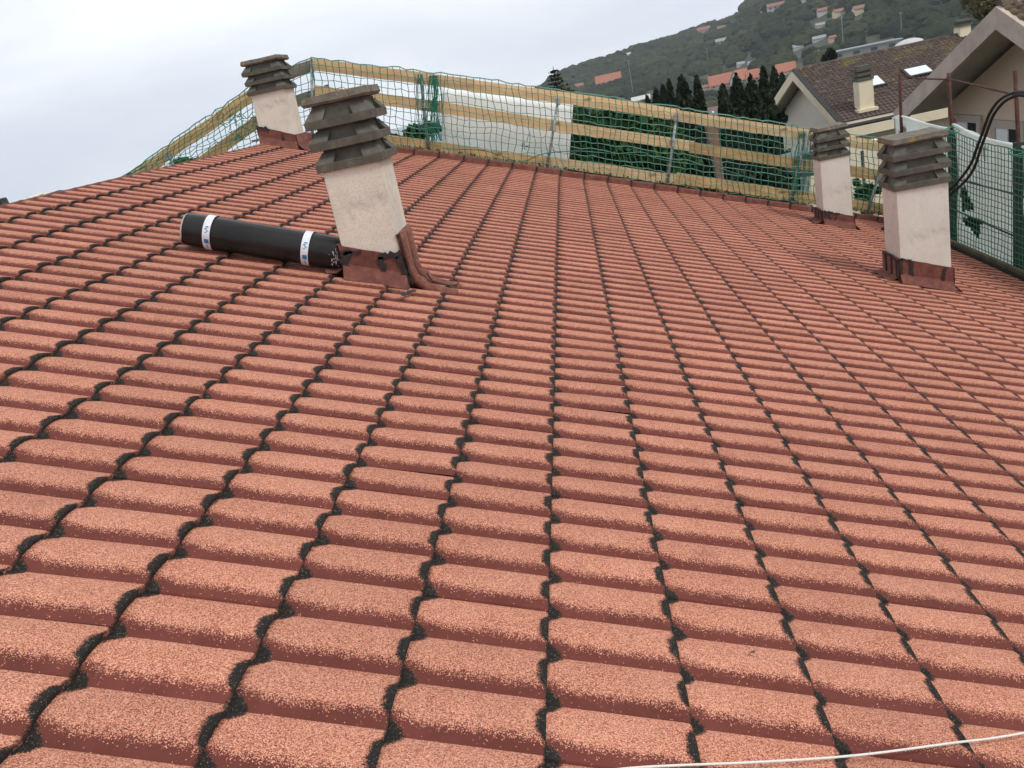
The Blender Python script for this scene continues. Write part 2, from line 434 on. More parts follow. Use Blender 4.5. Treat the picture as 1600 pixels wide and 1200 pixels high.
# ================================================================== FAR HOUSES
def far_wall(name, c): return rough_mat(name, tuple(k * .85 for k in c), c, 0.6, bmp=0)
FW = {'white': far_wall('far_white_wall', (0.60, 0.59, 0.56)), 'cream': far_wall('far_cream_wall', (0.72, 0.62, 0.42)),
      'pink': far_wall('far_pink_wall', (0.62, 0.42, 0.33)), 'grey': far_wall('far_grey_wall', (0.30, 0.32, 0.32)),
      'brown': far_wall('far_brown_roof', (0.155, 0.115, 0.095)), 'orange': far_wall('far_orange_roof', (0.42, 0.16, 0.10)),
      'red': far_wall('far_red_roof', (0.27, 0.13, 0.10)), 'sky': far_wall('far_skylight', (0.75, 0.78, 0.80)), 'win': far_wall('far_window', (0.06, 0.065, 0.07))}
CLEAR = []
def far_house(px, py, wpx, ratio, yaw, wall, roof, label, cat='house', name='far_house', hfac=0.45, rfac=0.22, win=3, skylights=(), start=90, flat=False):
    P, t = ground_hit(px, py, start)
    W = wpx * t / F; D = W * ratio; W *= 1.0 if roof == 'orange' else .78; H = W * hfac * .85; CLEAR.append((math.degrees(math.atan2(P.x - CAM.x, P.y - CAM.y)), t, W * .55)); RH = W * ratio * rfac
    th = thing(name, label, cat, (P.x, P.y, P.z - 0.4), R(yaw))
    bm = bmesh.new(); box(bm, (-W / 2, -D / 2, -6), (W / 2, D / 2, H))
    if not flat:
        for sx in (-1, 1):
            vs = [bm.verts.new(q) for q in ((sx * W / 2, -D / 2, H), (sx * W / 2, D / 2, H), (sx * W / 2, 0, H + RH))]
            bm.faces.new(vs)
    obj('wall', bm, FW[wall], th)
    bm = bmesh.new(); o = W * 0.03; e = 0.05 * W
    if flat:
        box(bm, (-W / 2 - o, -D / 2 - o, H), (W / 2 + o, D / 2 + o, H + 0.5))
    else:
        for sy in (-1, 1):
            lo = H - RH * e / (D / 2)
            hull8(bm, [(-W / 2 - o, sy * (D / 2 + e), lo), (W / 2 + o, sy * (D / 2 + e), lo), (W / 2 + o, 0, H + RH), (-W / 2 - o, 0, H + RH),
                       (-W / 2 - o, sy * (D / 2 + e), lo + .4), (W / 2 + o, sy * (D / 2 + e), lo + .4), (W / 2 + o, 0, H + RH + .4), (-W / 2 - o, 0, H + RH + .4)])
    rf_ = obj('roof', bm, FW[roof], th)
    for (sx, sw) in skylights:
        bm = bmesh.new()
        x0 = sx * W; y0 = -D * 0.30; zz = lambda y: H + RH * (1 - abs(y) / (D / 2)) + .45
        s = sw * W
        hull8(bm, [(x0, y0, zz(y0)), (x0 + s, y0, zz(y0)), (x0 + s, y0 + s, zz(y0 + s)), (x0, y0 + s, zz(y0 + s)),
                   (x0, y0, zz(y0) + .4), (x0 + s, y0, zz(y0) + .4), (x0 + s, y0 + s, zz(y0 + s) + .4), (x0, y0 + s, zz(y0 + s) + .4)])
        obj('skylight', bm, FW['sky'], rf_)
    if W * F / t > 22 and win:
        for k in range(win):
            bm = bmesh.new(); x0 = -W / 2 + W * (k + .5) / win
            box(bm, (x0 - W * .045, -D / 2 - .12, H * .35), (x0 + W * .045, -D / 2 + .05, H * .75))
            obj('window', bm, FW['win'], th)
    return th
HH = [
 (952, 134, 36, .36, 8, 'white', 'orange', 'long low white house row with orange roof at the hill foot, left of the cypresses', .28, 5),
 (906, 139, 16, .8, 8, 'pink', 'red', 'small pink house just left of the long orange-roofed row', .45, 2),
 (876, 147, 14, .8, 0, 'pink', 'red', 'little pink house low behind the top rail beside the bare-topped conifer', .4, 2),
 (983, 87, 8, .8, 0, 'white', 'white', 'tiny white house standing on the skyline halfway up the ridge', .5, 1),
 (1002, 159, 34, .5, 12, 'white', 'white', 'low white-roofed shed showing just above the top rail', .18, 0),
 (1100, 52, 22, .6, 12, 'pink', 'red', 'faded brownish house near the skyline under the pine trees', .35, 2),
 (1128, 48, 15, .7, 10, 'cream', 'red', 'small cream house with red roof near the skyline', .4, 2),
 (1133, 66, 32, .35, 14, 'white', 'grey', 'long white terrace of greenhouses half way up the hill', .16, 5),
 (1215, 14, 34, .4, 16, 'white', 'red', 'long pale house highest on the hill near the top edge', .22, 4),
 (1188, 24, 10, .8, 10, 'white', 'grey', 'small white shed left of the highest long pale house', .4, 1),
 (1258, 3, 20, .6, 16, 'white', 'grey', 'white house cut by the top edge of the picture', .35, 2),
 (1287, 23, 20, .6, 10, 'white', 'red', 'white house, leftmost of three in a row high on the hill', .45, 3),
 (1311, 25, 18, .7, -8, 'cream', 'red', 'cream house, middle of three in a row high on the hill', .5, 2),
 (1342, 22, 18, .8, 6, 'cream', 'red', 'cream house, rightmost of three in a row high on the hill', .6, 2),
 (1282, 43, 16, .6, 14, 'white', 'grey', 'white house alone below the row of three', .35, 2),
 (1280, 64, 22, .5, 10, 'white', 'grey', 'low white building above the grey industrial hall', .28, 3),
 (1301, 66, 12, .8, 4, 'pink', 'red', 'tall pink house beside the low white building', .8, 2),
 (1247, 78, 17, .7, 12, 'white', 'grey', 'white gabled house in the trees above the brown roof of the neighbour', .4, 2),
 (1158, 105, 14, .8, 8, 'white', 'grey', 'white house in trees above the orange roofs', .5, 2),
 (1173, 101, 10, .8, 8, 'white', 'grey', 'small white annexe in trees right of the white house above the orange roofs', .4, 1),
 (1092, 148, 12, .8, 8, 'white', 'red', 'narrow white gabled house between two cypresses', .9, 2),
 (1104, 141, 14, .8, 8, 'cream', 'red', 'pale house with faded roof left of the orange roofs', .5, 2),
 (1128, 136, 34, .55, 14, 'white', 'orange', 'white house with broad orange roof, leftmost of the orange roofs behind the cypresses', .22, 3),
 (1160, 130, 28, .7, -70, 'white', 'orange', 'white gable end with orange roof, middle of the orange roofs behind the cypresses', .30, 2),
 (1182, 125, 26, .6, 14, 'white', 'orange', 'house with orange roof, rightmost behind the cypresses', .26, 3),
 (1228, 117, 26, .6, 14, 'cream', 'orange', 'orange roofed house peeping over the pale gabled neighbour', .30, 2),
]
for (px, py, w, ra, yaw, wa, ro, lab, hf, wi) in HH:
    far_house(px, py, w, ra, -yaw * 0 - yaw * 0.5, wa, ro, lab, hfac=hf, win=wi, start=200, rfac=0.62 if ro == 'orange' else 0.34)
far_house(1112, 190, 80, .62, -6, 'cream', 'brown', 'big brown roofed building with scattered skylights behind the cypresses', 'building', 'far_building', .12, .36, 0,
          ((-.30, .05), (-.12, .05), (.02, .045), (-.22, .03)), start=110)
far_house(1180, 182, 72, .62, -6, 'cream', 'brown', 'brown roofed building right of the one with many skylights', 'building', 'far_building', .12, .36, 0,
          ((.0, .05),), start=120)
far_house(1350, 84, 112, .30, -12, 'grey', 'grey', 'long grey industrial hall beyond the brown tiled roof', 'building', 'industrial_hall', .14, .1, 4, start=150, flat=True)
P, t = ground_hit(1422, 74, 150)
th = thing('storage_dome', 'white domed roof rising behind the brown tiled ridge', 'dome', (P.x, P.y, P.z - 1))
r = 23 * t / F
bm = bmesh.new(); bmesh.ops.create_uvsphere(bm, u_segments=24, v_segments=12, radius=1, matrix=Matrix.Scale(r, 4) @ Matrix.Scale(.62, 4, (0, 0, 1)))
obj('dome_shell', bm, FW['white'], th, True)
bm = bmesh.new(); tube(bm, [(0, 0, -8), (0, 0, 1)], r * 1.02, 24); obj('ring_wall', bm, FW['grey'], th)
# wooded hillside: crowns nobody could count
def woodland():
    rng = random.Random(3)
    vs, fs = [], []
    bm = bmesh.new(); bmesh.ops.create_icosphere(bm, subdivisions=2, radius=1)
    ico = [v.co.copy() for v in bm.verts]; icf = [tuple(v.index for v in f.verts) for f in bm.faces]; bm.free()
    n = 0
    while n < 4200:
        az = rng.uniform(-2.6, 33); d = 360 + (rng.random() ** 0.8) * 800
        x = CAM.x + d * math.sin(R(az)); y = CAM.y + d * math.cos(R(az))
        dens = noise.noise(Vector((x / 90, y / 90, 0))) + 0.35
        if dens < rng.uniform(-0.35, 0.35) and d < 1040: continue
        r = rng.uniform(4.0, 8.5) * (1.0 if d > 700 else 0.8)
        if d > 1060: r *= 0.72
        if d > 1120: continue
        if any(abs(R(az - ha)) * d < hw_ * .9 + r * .5 and hd - 38 < d < hd + hw_ for ha, hd, hw_ in CLEAR): continue
        g = ground_z(x, y) + r * 0.25
        sd = rng.uniform(0, 100); b = len(vs)
        for c in ico:
            k = 1 + 0.42 * noise.noise(c * 1.7 + Vector((sd, 0, 0)))
            vs.append((x + c.x * r * k, y + c.y * r * k, g + c.z * r * k * 0.75))
        fs += [(b + i, b + j, b + k) for i, j, k in icf]
        n += 1
    mt, nn, l, p = new_mat('woodland_leaves')
    v = coords(nn)
    a = tex(nn, l, v, 0.025, 5, 0.6); b_ = tex(nn, l, v, 0.45, 5, 0.75)
    c = ramp(nn, l, a, [(0.30, (0.020, 0.034, 0.018)), (0.46, (0.036, 0.052, 0.026)), (0.60, (0.066, 0.078, 0.034)), (0.76, (0.115, 0.092, 0.052))])
    c = mixc(nn, l, sstep(nn, l, b_, 0.40, 0.70, 0, 0.75), c, (0.014, 0.018, 0.012))
    l.new(c, p.inputs['Base Color']); p.inputs['Roughness'].default_value = 1.0; p.inputs['Specular IOR Level'].default_value = 0.05
    bump(nn, l, p, tex(nn, l, v, 0.8, 4, 0.7), 1.0, 1.5)
    o = pydata('hillside_woodland', vs, fs, mt)
    o['kind'] = 'stuff'; o['label'] = 'hazy dark green woodland covering the far hillside'; o['category'] = 'woodland'
woodland()

def mast(x, ytop, ybase, lab, r=0.35, start=200, arms=1):
    P, t = ground_hit(x, ybase, start)
    H = (ybase - ytop) * t / F
    th = thing('lattice_mast', lab, 'mast', P)
    bm = bmesh.new(); tube(bm, [(0, 0, -3), (0, 0, H)], [r * .45, r * .25], 6); obj('pole', bm, M['galv'], th)
    bm = bmesh.new()
    for k in range(arms):
        z = H * (1 - .08 * k - .02); tube(bm, [(-r * 2.2, 0, z), (r * 2.2, 0, z)], r * .3, 5)
    obj('crossarm', bm, M['galv'], th)
mast(990, 100, 152, 'thin pale mast standing against the wooded slope left of the cypresses', .45)
mast(1108, 80, 110, 'thin mast in the middle of the wooded slope', .3)
mast(1318, 26, 76, 'tall floodlight mast behind the grey industrial hall', .45)
mast(1409, 28, 60, 'short floodlight mast behind the white dome', .35)
mast(1281, 82, 104, 'small white mast close above the brown tiled ridge', .25)

# ================================================================== NEIGHBOUR HOUSES
def tile_roof_mat():
    mt, n, l, p = new_mat('brown_neighbour_tiles')
    v = coords(n, 'obj')
    c = ramp(n, l, tex(n, l, v, 3.5, 5, 0.7), [(0.3, (0.045, 0.032, 0.026)), (0.55, (0.095, 0.066, 0.052)), (0.66, (0.17, 0.13, 0.10)), (0.74, (0.36, 0.31, 0.25))])
    c = mixc(n, l, sstep(n, l, tex(n, l, v, 0.5, 5, 0.7), 0.52, 0.70, 0, 0.75), c, (0.17, 0.135, 0.045))
    l.new(c, p.inputs['Base Color']); p.inputs['Roughness'].default_value = 0.92
    return mt
M['ntile'] = tile_roof_mat()
M['cream'] = rough_mat('cream_paint', (0.72, 0.61, 0.44), (0.80, 0.70, 0.52), 1.5, bmp=0.1)
M['palewall'] = rough_mat('pale_render', (0.60, 0.545, 0.45), (0.68, 0.62, 0.52), 0.8, bmp=0.2)
M['pinkwall'] = rough_mat('pinkish_render', (0.54, 0.405, 0.31), (0.61, 0.465, 0.36), 0.7, bmp=0.2)
M['fascia_grey'] = rough_mat('stained_concrete_fascia', (0.33, 0.26, 0.22), (0.46, 0.37, 0.315), 1.6, (0.54, 0.44, 0.375), bmp=0.3)
M['soffit'] = rough_mat('grey_soffit', (0.36, 0.32, 0.27), (0.46, 0.41, 0.345), 1.2, bmp=0.1)
M['glass'] = rough_mat('dark_window_glass', (0.02, 0.023, 0.026), (0.045, 0.05, 0.055), 1, rough=0.1, bmp=0)
M['skylight'] = rough_mat('skylight_pane', (0.70, 0.74, 0.76), (0.78, 0.81, 0.83), 1, rough=0.25, bmp=0)

def ntile_mesh(w, lnth, mid=False):
    vs, fs = [], []
    prof = [(0, 0), (.22, .035), (.5, .055), (.78, .035), (1, 0)]
    for i, (a, h) in enumerate(prof):
        vs.append((a * w, 0, h)); vs.append((a * w, lnth, h + .04)); vs.append((a * w, lnth, h - .02))
    for i in range(len(prof) - 1):
        a, b = i * 3, (i + 1) * 3
        fs += [(a, b, b + 1, a + 1), (a + 1, b + 1, b + 2, a + 2)]
    return vs, fs
def gable_house(name, label, apex, hw, rise, length, yaw, walls, over=0.9, fascia='cream', fh=0.50, tiles_n=True, chim=None, wall_drop=8.0, eave_beam=True, wall_mat='palewall', tw=0.235, tl=0.30):
    # local: x along ridge (away from gable end at x=0), y across, near side is -y
    th = thing(name, label, 'house', apex, R(yaw))
    pitch = math.atan2(rise, hw); sl = math.hypot(hw, rise)
    # body under the roof
    bm = bmesh.new(); ih = hw - 0.7
    zt = lambda y: -abs(y) * rise / hw - 0.34
    prof = [(-ih, -wall_drop), (ih, -wall_drop), (ih, zt(ih)), (0, zt(0)), (-ih, zt(ih))]
    A = [bm.verts.new((over, y, z)) for y, z in prof]; B = [bm.verts.new((length, y, z)) for y, z in prof]
    bm.faces.new(A[::-1]); bm.faces.new(B)
    for i in range(5): bm.faces.new((A[i], A[(i + 1) % 5], B[(i + 1) % 5], B[i]))
    wall = obj('wall', bm, M[wall_mat], th)
    rfp = None
    for s in (-1, 1):
        bm = bmesh.new()
        o = 0.16
        hull8(bm, [(0.02, s * hw, -rise - o), (length, s * hw, -rise - o), (length, 0, -o), (0.02, 0, -o),
                   (0.02, s * hw, -rise - .02), (length, s * hw, -rise - .02), (length, 0, -.02), (0.02, 0, -.02)])
        slope = obj('roof', bm, M['soffit'], th)
        if s == -1: rfp = slope
        # verge fascia
        bm = bmesh.new()
        hull8(bm, [(-0.10, s * (hw + .05), -rise - fh), (0.02, s * (hw + .05), -rise - fh), (0.02, 0, -fh), (-0.10, 0, -fh),
                   (-0.10, s * (hw + .05), -rise + .03), (0.02, s * (hw + .05), -rise + .03), (0.02, 0, .03), (-0.10, 0, .03)])
        obj('bargeboard', bm, M[fascia], th)
        if s == -1 and fascia == 'cream':
            bm = bmesh.new()
            hull8(bm, [(-.12, s * (hw + .05), -rise + .035), (.16, s * (hw + .05), -rise + .035), (.16, 0, .035), (-.12, 0, .035),
                       (-.12, s * (hw + .05), -rise + .10), (.16, s * (hw + .05), -rise + .10), (.16, 0, .10), (-.12, 0, .10)])
            obj('verge_capping', bm, M['dark'], th)
    # near slope tiling: the biggest tiles singly, the rest joined
    if tiles_n:
        nx = int(length / tw); ny = int(sl / tl)
        base_v, base_f = ntile_mesh(tw, tl)
        cands = []
        rot = Matrix.Rotation(R(yaw), 4, 'Z')
        for i in range(nx):
            for j in range(ny):
                # local frame: x along ridge, second axis down the near slope
                px_, d_ = i * tw, j * tl
                lp = Vector((px_, -d_ * math.cos(pitch), -d_ * math.sin(pitch) + 0.0))
                q = proj(Vector(apex) + rot @ lp)
                vis = q is not None and 0 < q[0] < 1600 and 0 < q[1] < 1200
                cands.append((-(1 / q[2] if vis else 0), i, j, lp))
        cands.sort(key=lambda c: c[0])
        mtx = Matrix(((1, 0, 0), (0, -math.cos(pitch), math.sin(pitch)), (0, -math.sin(pitch), -math.cos(pitch)))).to_4x4()
        # basis: local x -> ridge, local y -> down slope, local z -> outward normal
        bx = Vector((1, 0, 0)); by = Vector((0, -math.cos(pitch), -math.sin(pitch))); bz = Vector((0, -math.sin(pitch), math.cos(pitch)))
        mtx = Matrix((bx, by, bz)).transposed().to_4x4()
        me = bpy.data.meshes.new('roof_tile'); me.from_pydata(base_v, [], base_f); me.materials.append(M['ntile']); me.update()
        me.polygons.foreach_set('use_smooth', [True] * len(me.polygons))
        k = 0
        nsingle = 300 if tiles_n == 'single' else 0
        V_, F_ = [], []
        for c in cands:
            if k < nsingle and c[0] < 0:
                o = bpy.data.objects.new('roof_tile', me); col.objects.link(o); o.parent = th
                mm = mtx.copy(); mm.translation = c[3] + bz * random.uniform(0, .012); o.matrix_local = mm; k += 1
            else:
                b = len(V_); off = c[3] + bz * random.uniform(0, .015)
                V_ += [off + mtx.to_3x3() @ Vector(v) for v in base_v]; F_ += [tuple(b + q for q in f) for f in base_f]
        if V_:
            o = pydata('roof_tiling', V_, F_, M['ntile'], th, True); o['kind'] = 'stuff'
        # ridge cap
        bm = bmesh.new()
        tube(bm, [(0, 0, 0.02), (length, 0, 0.02)], 0.13, 10); obj('ridge_cap', bm, M['ntile'], th)
    if eave_beam:
        bm = bmesh.new(); box(bm, (-0.10, -hw - .30, -rise - .62), (length, -hw + .1, -rise - .17)); obj('eave_fascia', bm, M['cream'], th)
        bm = bmesh.new(); tube(bm, [(0, -hw - .12, -rise - .07), (length, -hw - .12, -rise - .07)], .10, 8); obj('gutter', bm, M['dark'], th)
    return th, rfp, (bx if tiles_n else None, by if tiles_n else None, bz if tiles_n else None), pitch
k1 = 50.0 / 58.0
apex1 = at(1240, 111, 50.0)
h1, rf1, (bx1, by1, bz1), pt1 = gable_house('gabled_house', 'pale house with brown tiled roof, cream bargeboards and two skylights', apex1, 7.9 * .84, 3.3 * .84, 34, 4, None, tiles_n='single')
def on_near_slope(apex, yaw, pitch, x, y):   # pixel -> local (s along ridge, d down slope)
    rot = Matrix.Rotation(R(yaw), 3, 'Z')
    a = rot @ Vector((1, 0, 0)); b = rot @ Vector((0, -math.cos(pitch), -math.sin(pitch))); n = a.cross(b)
    d = ray(x, y); t = (Vector(apex) - CAM).dot(n) / d.dot(n); P = CAM + d * t - Vector(apex)
    return P.dot(a), P.dot(b)
# skylights and chimney on the near slope
for (x, y, w, h) in ((1362, 132, .95, 1.0), (1434, 115, 1.15, .8)):
    s, d = on_near_slope(apex1, 4, pt1, x, y)
    mm = Matrix((bx1, by1, bz1)).transposed().to_4x4(); mm.translation = Vector((s, -d * math.cos(pt1), -d * math.sin(pt1)))
    bm = bmesh.new(); box(bm, (-w / 2 - .12, -h / 2 - .25, -.05), (w / 2 + .12, h / 2 + .1, .16)); o = obj('skylight', bm, M['dark'], h1); o.matrix_local = mm
    bm = bmesh.new(); box(bm, (-w / 2, -h / 2, .162), (w / 2, h / 2, .2)); obj('pane', bm, M['skylight'], o)
s, d = on_near_slope(apex1, 4, pt1, 1351, 172)
base = Vector((s, -d * math.cos(pt1), -d * math.sin(pt1)))
bm = bmesh.new(); box(bm, (-.36, -.36, -.6), (.36, .36, 1.45), Matrix.Translation(base)); box(bm, (-.5, -.5, -.05), (.5, .45, .10), Matrix.Translation(base))
o = obj('chimney', bm, M['cream'], h1)
for k in range(3):
    bm = bmesh.new(); box(bm, (-.40, -.40, 1.47 + k * .24), (.40, .40, 1.60 + k * .24), Matrix.Translation(base)); box(bm, (-.30, -.30, 1.60 + k * .24), (.30, .30, 1.71 + k * .24), Matrix.Translation(base)); obj('chimney_louvre', bm, M['conc'], o)
# gable wall window hint is not visible; add the second chimney on the ridge
s, d = on_near_slope(apex1, 4, pt1, 1512, 60)
bm = bmesh.new(); box(bm, (s - .3, -.35, -.6), (s + .3, .35, .45)); o = obj('chimney', bm, M['cream'], h1)
bm = bmesh.new(); box(bm, (s - .4, -.42, .452), (s + .4, .42, .56)); box(bm, (s - .3, -.32, .56), (s + .3, .32, .68)); box(bm, (s - .4, -.42, .68), (s + .4, .42, .79)); obj('chimney_louvre', bm, M['conc'], o)

apex2 = at(1562, 11, 20.0)
h2, rf2, (bx2, by2, bz2), pt2 = gable_house('gabled_house', 'nearer pinkish house with a broad grey concrete verge at the right edge', apex2, 5.5, 2.5, 14, 4, None,
    over=1.15, fascia='fascia_grey', fh=.46, tiles_n='joined', eave_beam=False, wall_mat='pinkwall')
rot2 = Matrix.Rotation(R(4), 3, 'Z')
def on_wall2(x, y):
    # gable wall plane of house 2, local x = over
    a = rot2 @ Vector((1, 0, 0)); d = ray(x, y); t = ((Vector(apex2) + a * 1.15) - CAM).dot(a) / d.dot(a)
    return rot2.transposed() @ (CAM + d * t - Vector(apex2))
for (x, y) in ((1514, 214), (1578, 226)):
    q = on_wall2(x, y)
    bm = bmesh.new()
    for (lo, hi) in (((1.06, q.y - .75, q.z + .42), (1.14, q.y + .75, q.z + .62)), ((1.06, q.y - .75, q.z - .7), (1.14, q.y - .55, q.z + .42)), ((1.06, q.y + .55, q.z - .7), (1.14, q.y + .75, q.z + .42))):
        box(bm, lo, hi)
    o = obj('window', bm, M['soffit'], h2)
    bm = bmesh.new(); box(bm, (1.11, q.y - .55, q.z - .7), (1.145, q.y - .02, q.z + .42)); obj('pane', bm, M['glass'], o)
    bm = bmesh.new(); box(bm, (1.10, q.y + .02, q.z - .7), (1.145, q.y + .55, q.z + .42)); obj('shutter', bm, M['skylight'], o)

# ================================================================== TREES
def leaf_mat(name, a, b, c_):
    mt, n, l, p = new_mat(name)
    v = coords(n)
    f = tex(n, l, v, 2.4, 5, 0.7)
    l.new(ramp(n, l, f, [(0.32, a), (0.52, b), (0.72, c_)]), p.inputs['Base Color'])
    p.inputs['Roughness'].default_value = 0.8; p.inputs['Specular IOR Level'].default_value = 0.2
    return mt
M['cyp'] = leaf_mat('cypress_leaves', (0.010, 0.016, 0.008), (0.018, 0.028, 0.012), (0.034, 0.044, 0.020))
M['leaf'] = leaf_mat('bright_conifer_leaves', (0.014, 0.036, 0.010), (0.035, 0.075, 0.018), (0.085, 0.125, 0.030))
M['leafy'] = leaf_mat('yellowish_leaves', (0.045, 0.05, 0.015), (0.10, 0.09, 0.03), (0.17, 0.14, 0.05))
M['bark'] = rough_mat('bark', (0.035, 0.025, 0.018), (0.08, 0.058, 0.04), 8, bmp=0.5)
def leaf_cloud(pts, size, rng, up=0.3):
    vs, fs = [], []
    for p in pts:
        s = size * rng.uniform(.55, 1.4)
        a = Vector((rng.gauss(0, 1), rng.gauss(0, 1), rng.gauss(0, 1) + up)).normalized()
        b = a.cross(Vector((rng.gauss(0, 1), rng.gauss(0, 1), rng.gauss(0, 1)))).normalized()
        k = len(vs)
        vs += [p - b * s * .4, p + a * s * .6 - b * s * .05, p + b * s * .4, p - a * s * .6 + b * s * .05]
        fs.append((k, k + 1, k + 2, k + 3))
    return vs, fs
def cypress(x, ytop, Y, wpx, label, seed):
    rng = random.Random(seed)
    top = at(x, ytop, Y); g = -9.0
    H = top.z - g; rad = wpx * .72 * (Y + 1.5) / F
    th = thing('cypress_tree', label, 'cypress', (top.x, Y, g), group='dark cypresses behind the guard rail')
    bm = bmesh.new(); tube(bm, [(0, 0, 0), (0, 0, H * .5), (0, 0, H * .93)], [.22, .14, .03], 7); obj('trunk', bm, M['bark'], th)
    pts = []
    for i in range(5200):
        t = 1 - rng.random() ** 0.75 * .98      # 0 bottom..1 top
        prof = rad * min(1, ((1 - t) * H / 4.2) ** 0.62) * (1 if t > .15 else t / .15 * .5 + .5)
        a = rng.uniform(0, 6.283)
        lump = 1 + .30 * noise.noise(Vector((math.cos(a) * 1.6, math.sin(a) * 1.6, t * H * .8 + seed)))
        r = prof * lump * (rng.random() ** 0.28)
        pts.append(Vector((r * math.cos(a), r * math.sin(a), t * H + rng.uniform(-.1, .25))))
    vs, fs = leaf_cloud(pts, .22, rng, up=1.8)
    pydata('crown', vs, fs, M['cyp'], th)
CY = [(1012, 156, 46, 20, 'low dark cypress at the left end of the cypress row'),
      (1024, 143, 46, 22, 'second cypress from the left end of the row'),
      (1036, 138, 45, 24, 'third cypress from the left, merging with its taller neighbour'),
      (1045, 129, 47, 18, 'slim cypress just left of the broad flat-topped one'),
      (1064, 122, 45, 36, 'broad flat-topped cypress, tallest of the left group'),
      (1088, 124, 45, 22, 'slim pointed cypress right of the broad flat-topped one'),
      (1129, 137, 44, 32, 'cypress standing in front of the brown roof with skylights, left of two taller ones'),
      (1150, 122, 45, 32, 'pointed cypress between two others before the orange roofs'),
      (1173, 124, 45, 34, 'cypress with a sloping right side before the orange roofs'),
      (1192, 110, 47, 24, 'tall dense cypress near the pale gabled house'),
      (1209, 108, 62, 24, 'tall cypress directly left of the pale gable'),
      (1222, 118, 64, 24, 'cypress half hidden by the pale gable')]
for i, (x, y, Y, w, lab) in enumerate(CY): cypress(x, y, Y, w, lab, 11 + i)

def bushy(name, x, y, Y, rpx, ry, label, mat, seed, n=6000, size=.2, cat='tree', base=-9.0, group=None):
    rng = random.Random(seed); c = at(x, y, Y); r = rpx * (Y + 1.5) / F; rz = ry * (Y + 1.5) / F
    th = thing(name, label, cat, (c.x, c.y, base), group=group)
    zc = c.z - base
    bm = bmesh.new(); tube(bm, [(0, 0, 0), (.1, 0, zc * .6), (0, 0, zc)], [.2, .14, .05], 7)
    for k in range(6):
        a = k * 1.05; tube(bm, [(0, 0, zc * .75), (math.cos(a) * r * .6, math.sin(a) * r * .6, zc + rz * .2)], [.06, .02], 5)
    obj('trunk', bm, M['bark'], th)
    cl = [(Vector((rng.gauss(0, .42) * r, rng.gauss(0, .42) * r, zc + rng.gauss(0, .42) * rz)), rng.uniform(.25, .5)) for _ in range(26)]
    pts = []
    while len(pts) < n:
        cc, q = rng.choice(cl)
        d = Vector((rng.gauss(0, 1), rng.gauss(0, 1), rng.gauss(0, 1))).normalized() * (rng.random() ** .33)
        pts.append(cc + Vector((d.x * r * q, d.y * r * q, d.z * rz * q)))
    vs, fs = leaf_cloud(pts, size, rng)
    pydata('crown', vs, fs, mat, th)
bushy('leafy_tree', 925, 238, 19, 56, 56, 'bright green bushy tree right beside the white sheet', M['leaf'], 31, 9000, .2, base=-9)
bushy('leafy_tree', 990, 250, 21, 58, 54, 'mid green bushy tree under the middle of the guard rail', M['leaf'], 32, 9000, .2)
bushy('leafy_tree', 1045, 268, 24, 52, 52, 'green bushy tree left of the brick pillar', M['leaf'], 33, 7000, .2)
bushy('leafy_tree', 636, 226, 22, 46, 18, 'rounded green crown low between the two main chimneys', M['leaf'], 34, 4500, .17)
bushy('leafy_tree', 300, 275, 24, 52, 26, 'green crown just over the ridge behind the left rail', M['leaf'], 35, 4500, .17)
bushy('leafy_tree', 1172, 268, 30, 70, 60, 'dark green tree low behind the net under the cypresses', M['cyp'], 36, 7000, .22)
bushy('garden_shrub', 1350, 302, 15.5, 17, 17, 'small green shrub behind the net between the two right chimneys', M['leaf'], 37, 1500, .09, cat='shrub', base=-4)
bushy('leafy_tree', 874, 152, 40, 20, 11, 'yellowish tree top showing over the rail under the bare conifer', M['leafy'], 38, 3500, .18)
bushy('leafy_tree', 1297, 92, 70, 8, 14, 'small dark conifer behind the brown tiled ridge', M['cyp'], 39, 1500, .25)
# autumn trees behind house 2
bushy('leafy_tree', 1548, 12, 60, 26, 24, 'bare reddish tree behind the nearer pinkish house', M['leafy'], 40, 2500, .2)

gs = atX(1518, 335, 7.6)
bushy('garden_shrub', 1518, 335, gs.y, 60, 50, 'dark shrub glimpsed through the tears in the white sheeting', M['cyp'], 44, 3000, .14, cat='shrub', base=-6)
# bare-topped conifer
c = at(864, 104, 42); H = c.z + 9
th = thing('conifer_tree', 'tall thin conifer with sparse tiered branches above the rail', 'conifer', (c.x, c.y, -9))
bm = bmesh.new(); tube(bm, [(0, 0, 0), (.05, 0, H * .7), (0, 0, H)], [.2, .09, .015], 6)
rng = random.Random(5); pts = []
for k in range(9):
    z = H - .25 - k * .19; L = .18 + k * .10
    for a in range(6):
        an = a * 1.047 + k * .6 + rng.uniform(-.2, .2); e = Vector((math.cos(an) * L, math.sin(an) * L, z + L * .12))
        tube(bm, [(0, 0, z), e], [.022, .010], 4)
        for q in range(14):
            f = rng.random(); pts.append(Vector((e.x * f, e.y * f, z + L * .12 * f)) + Vector((rng.gauss(0, .035), rng.gauss(0, .035), rng.gauss(0, .03))))
obj('trunk', bm, M['bark'], th)
vs, fs = leaf_cloud(pts, .10, rng); pydata('crown', vs, fs, M['cyp'], th)

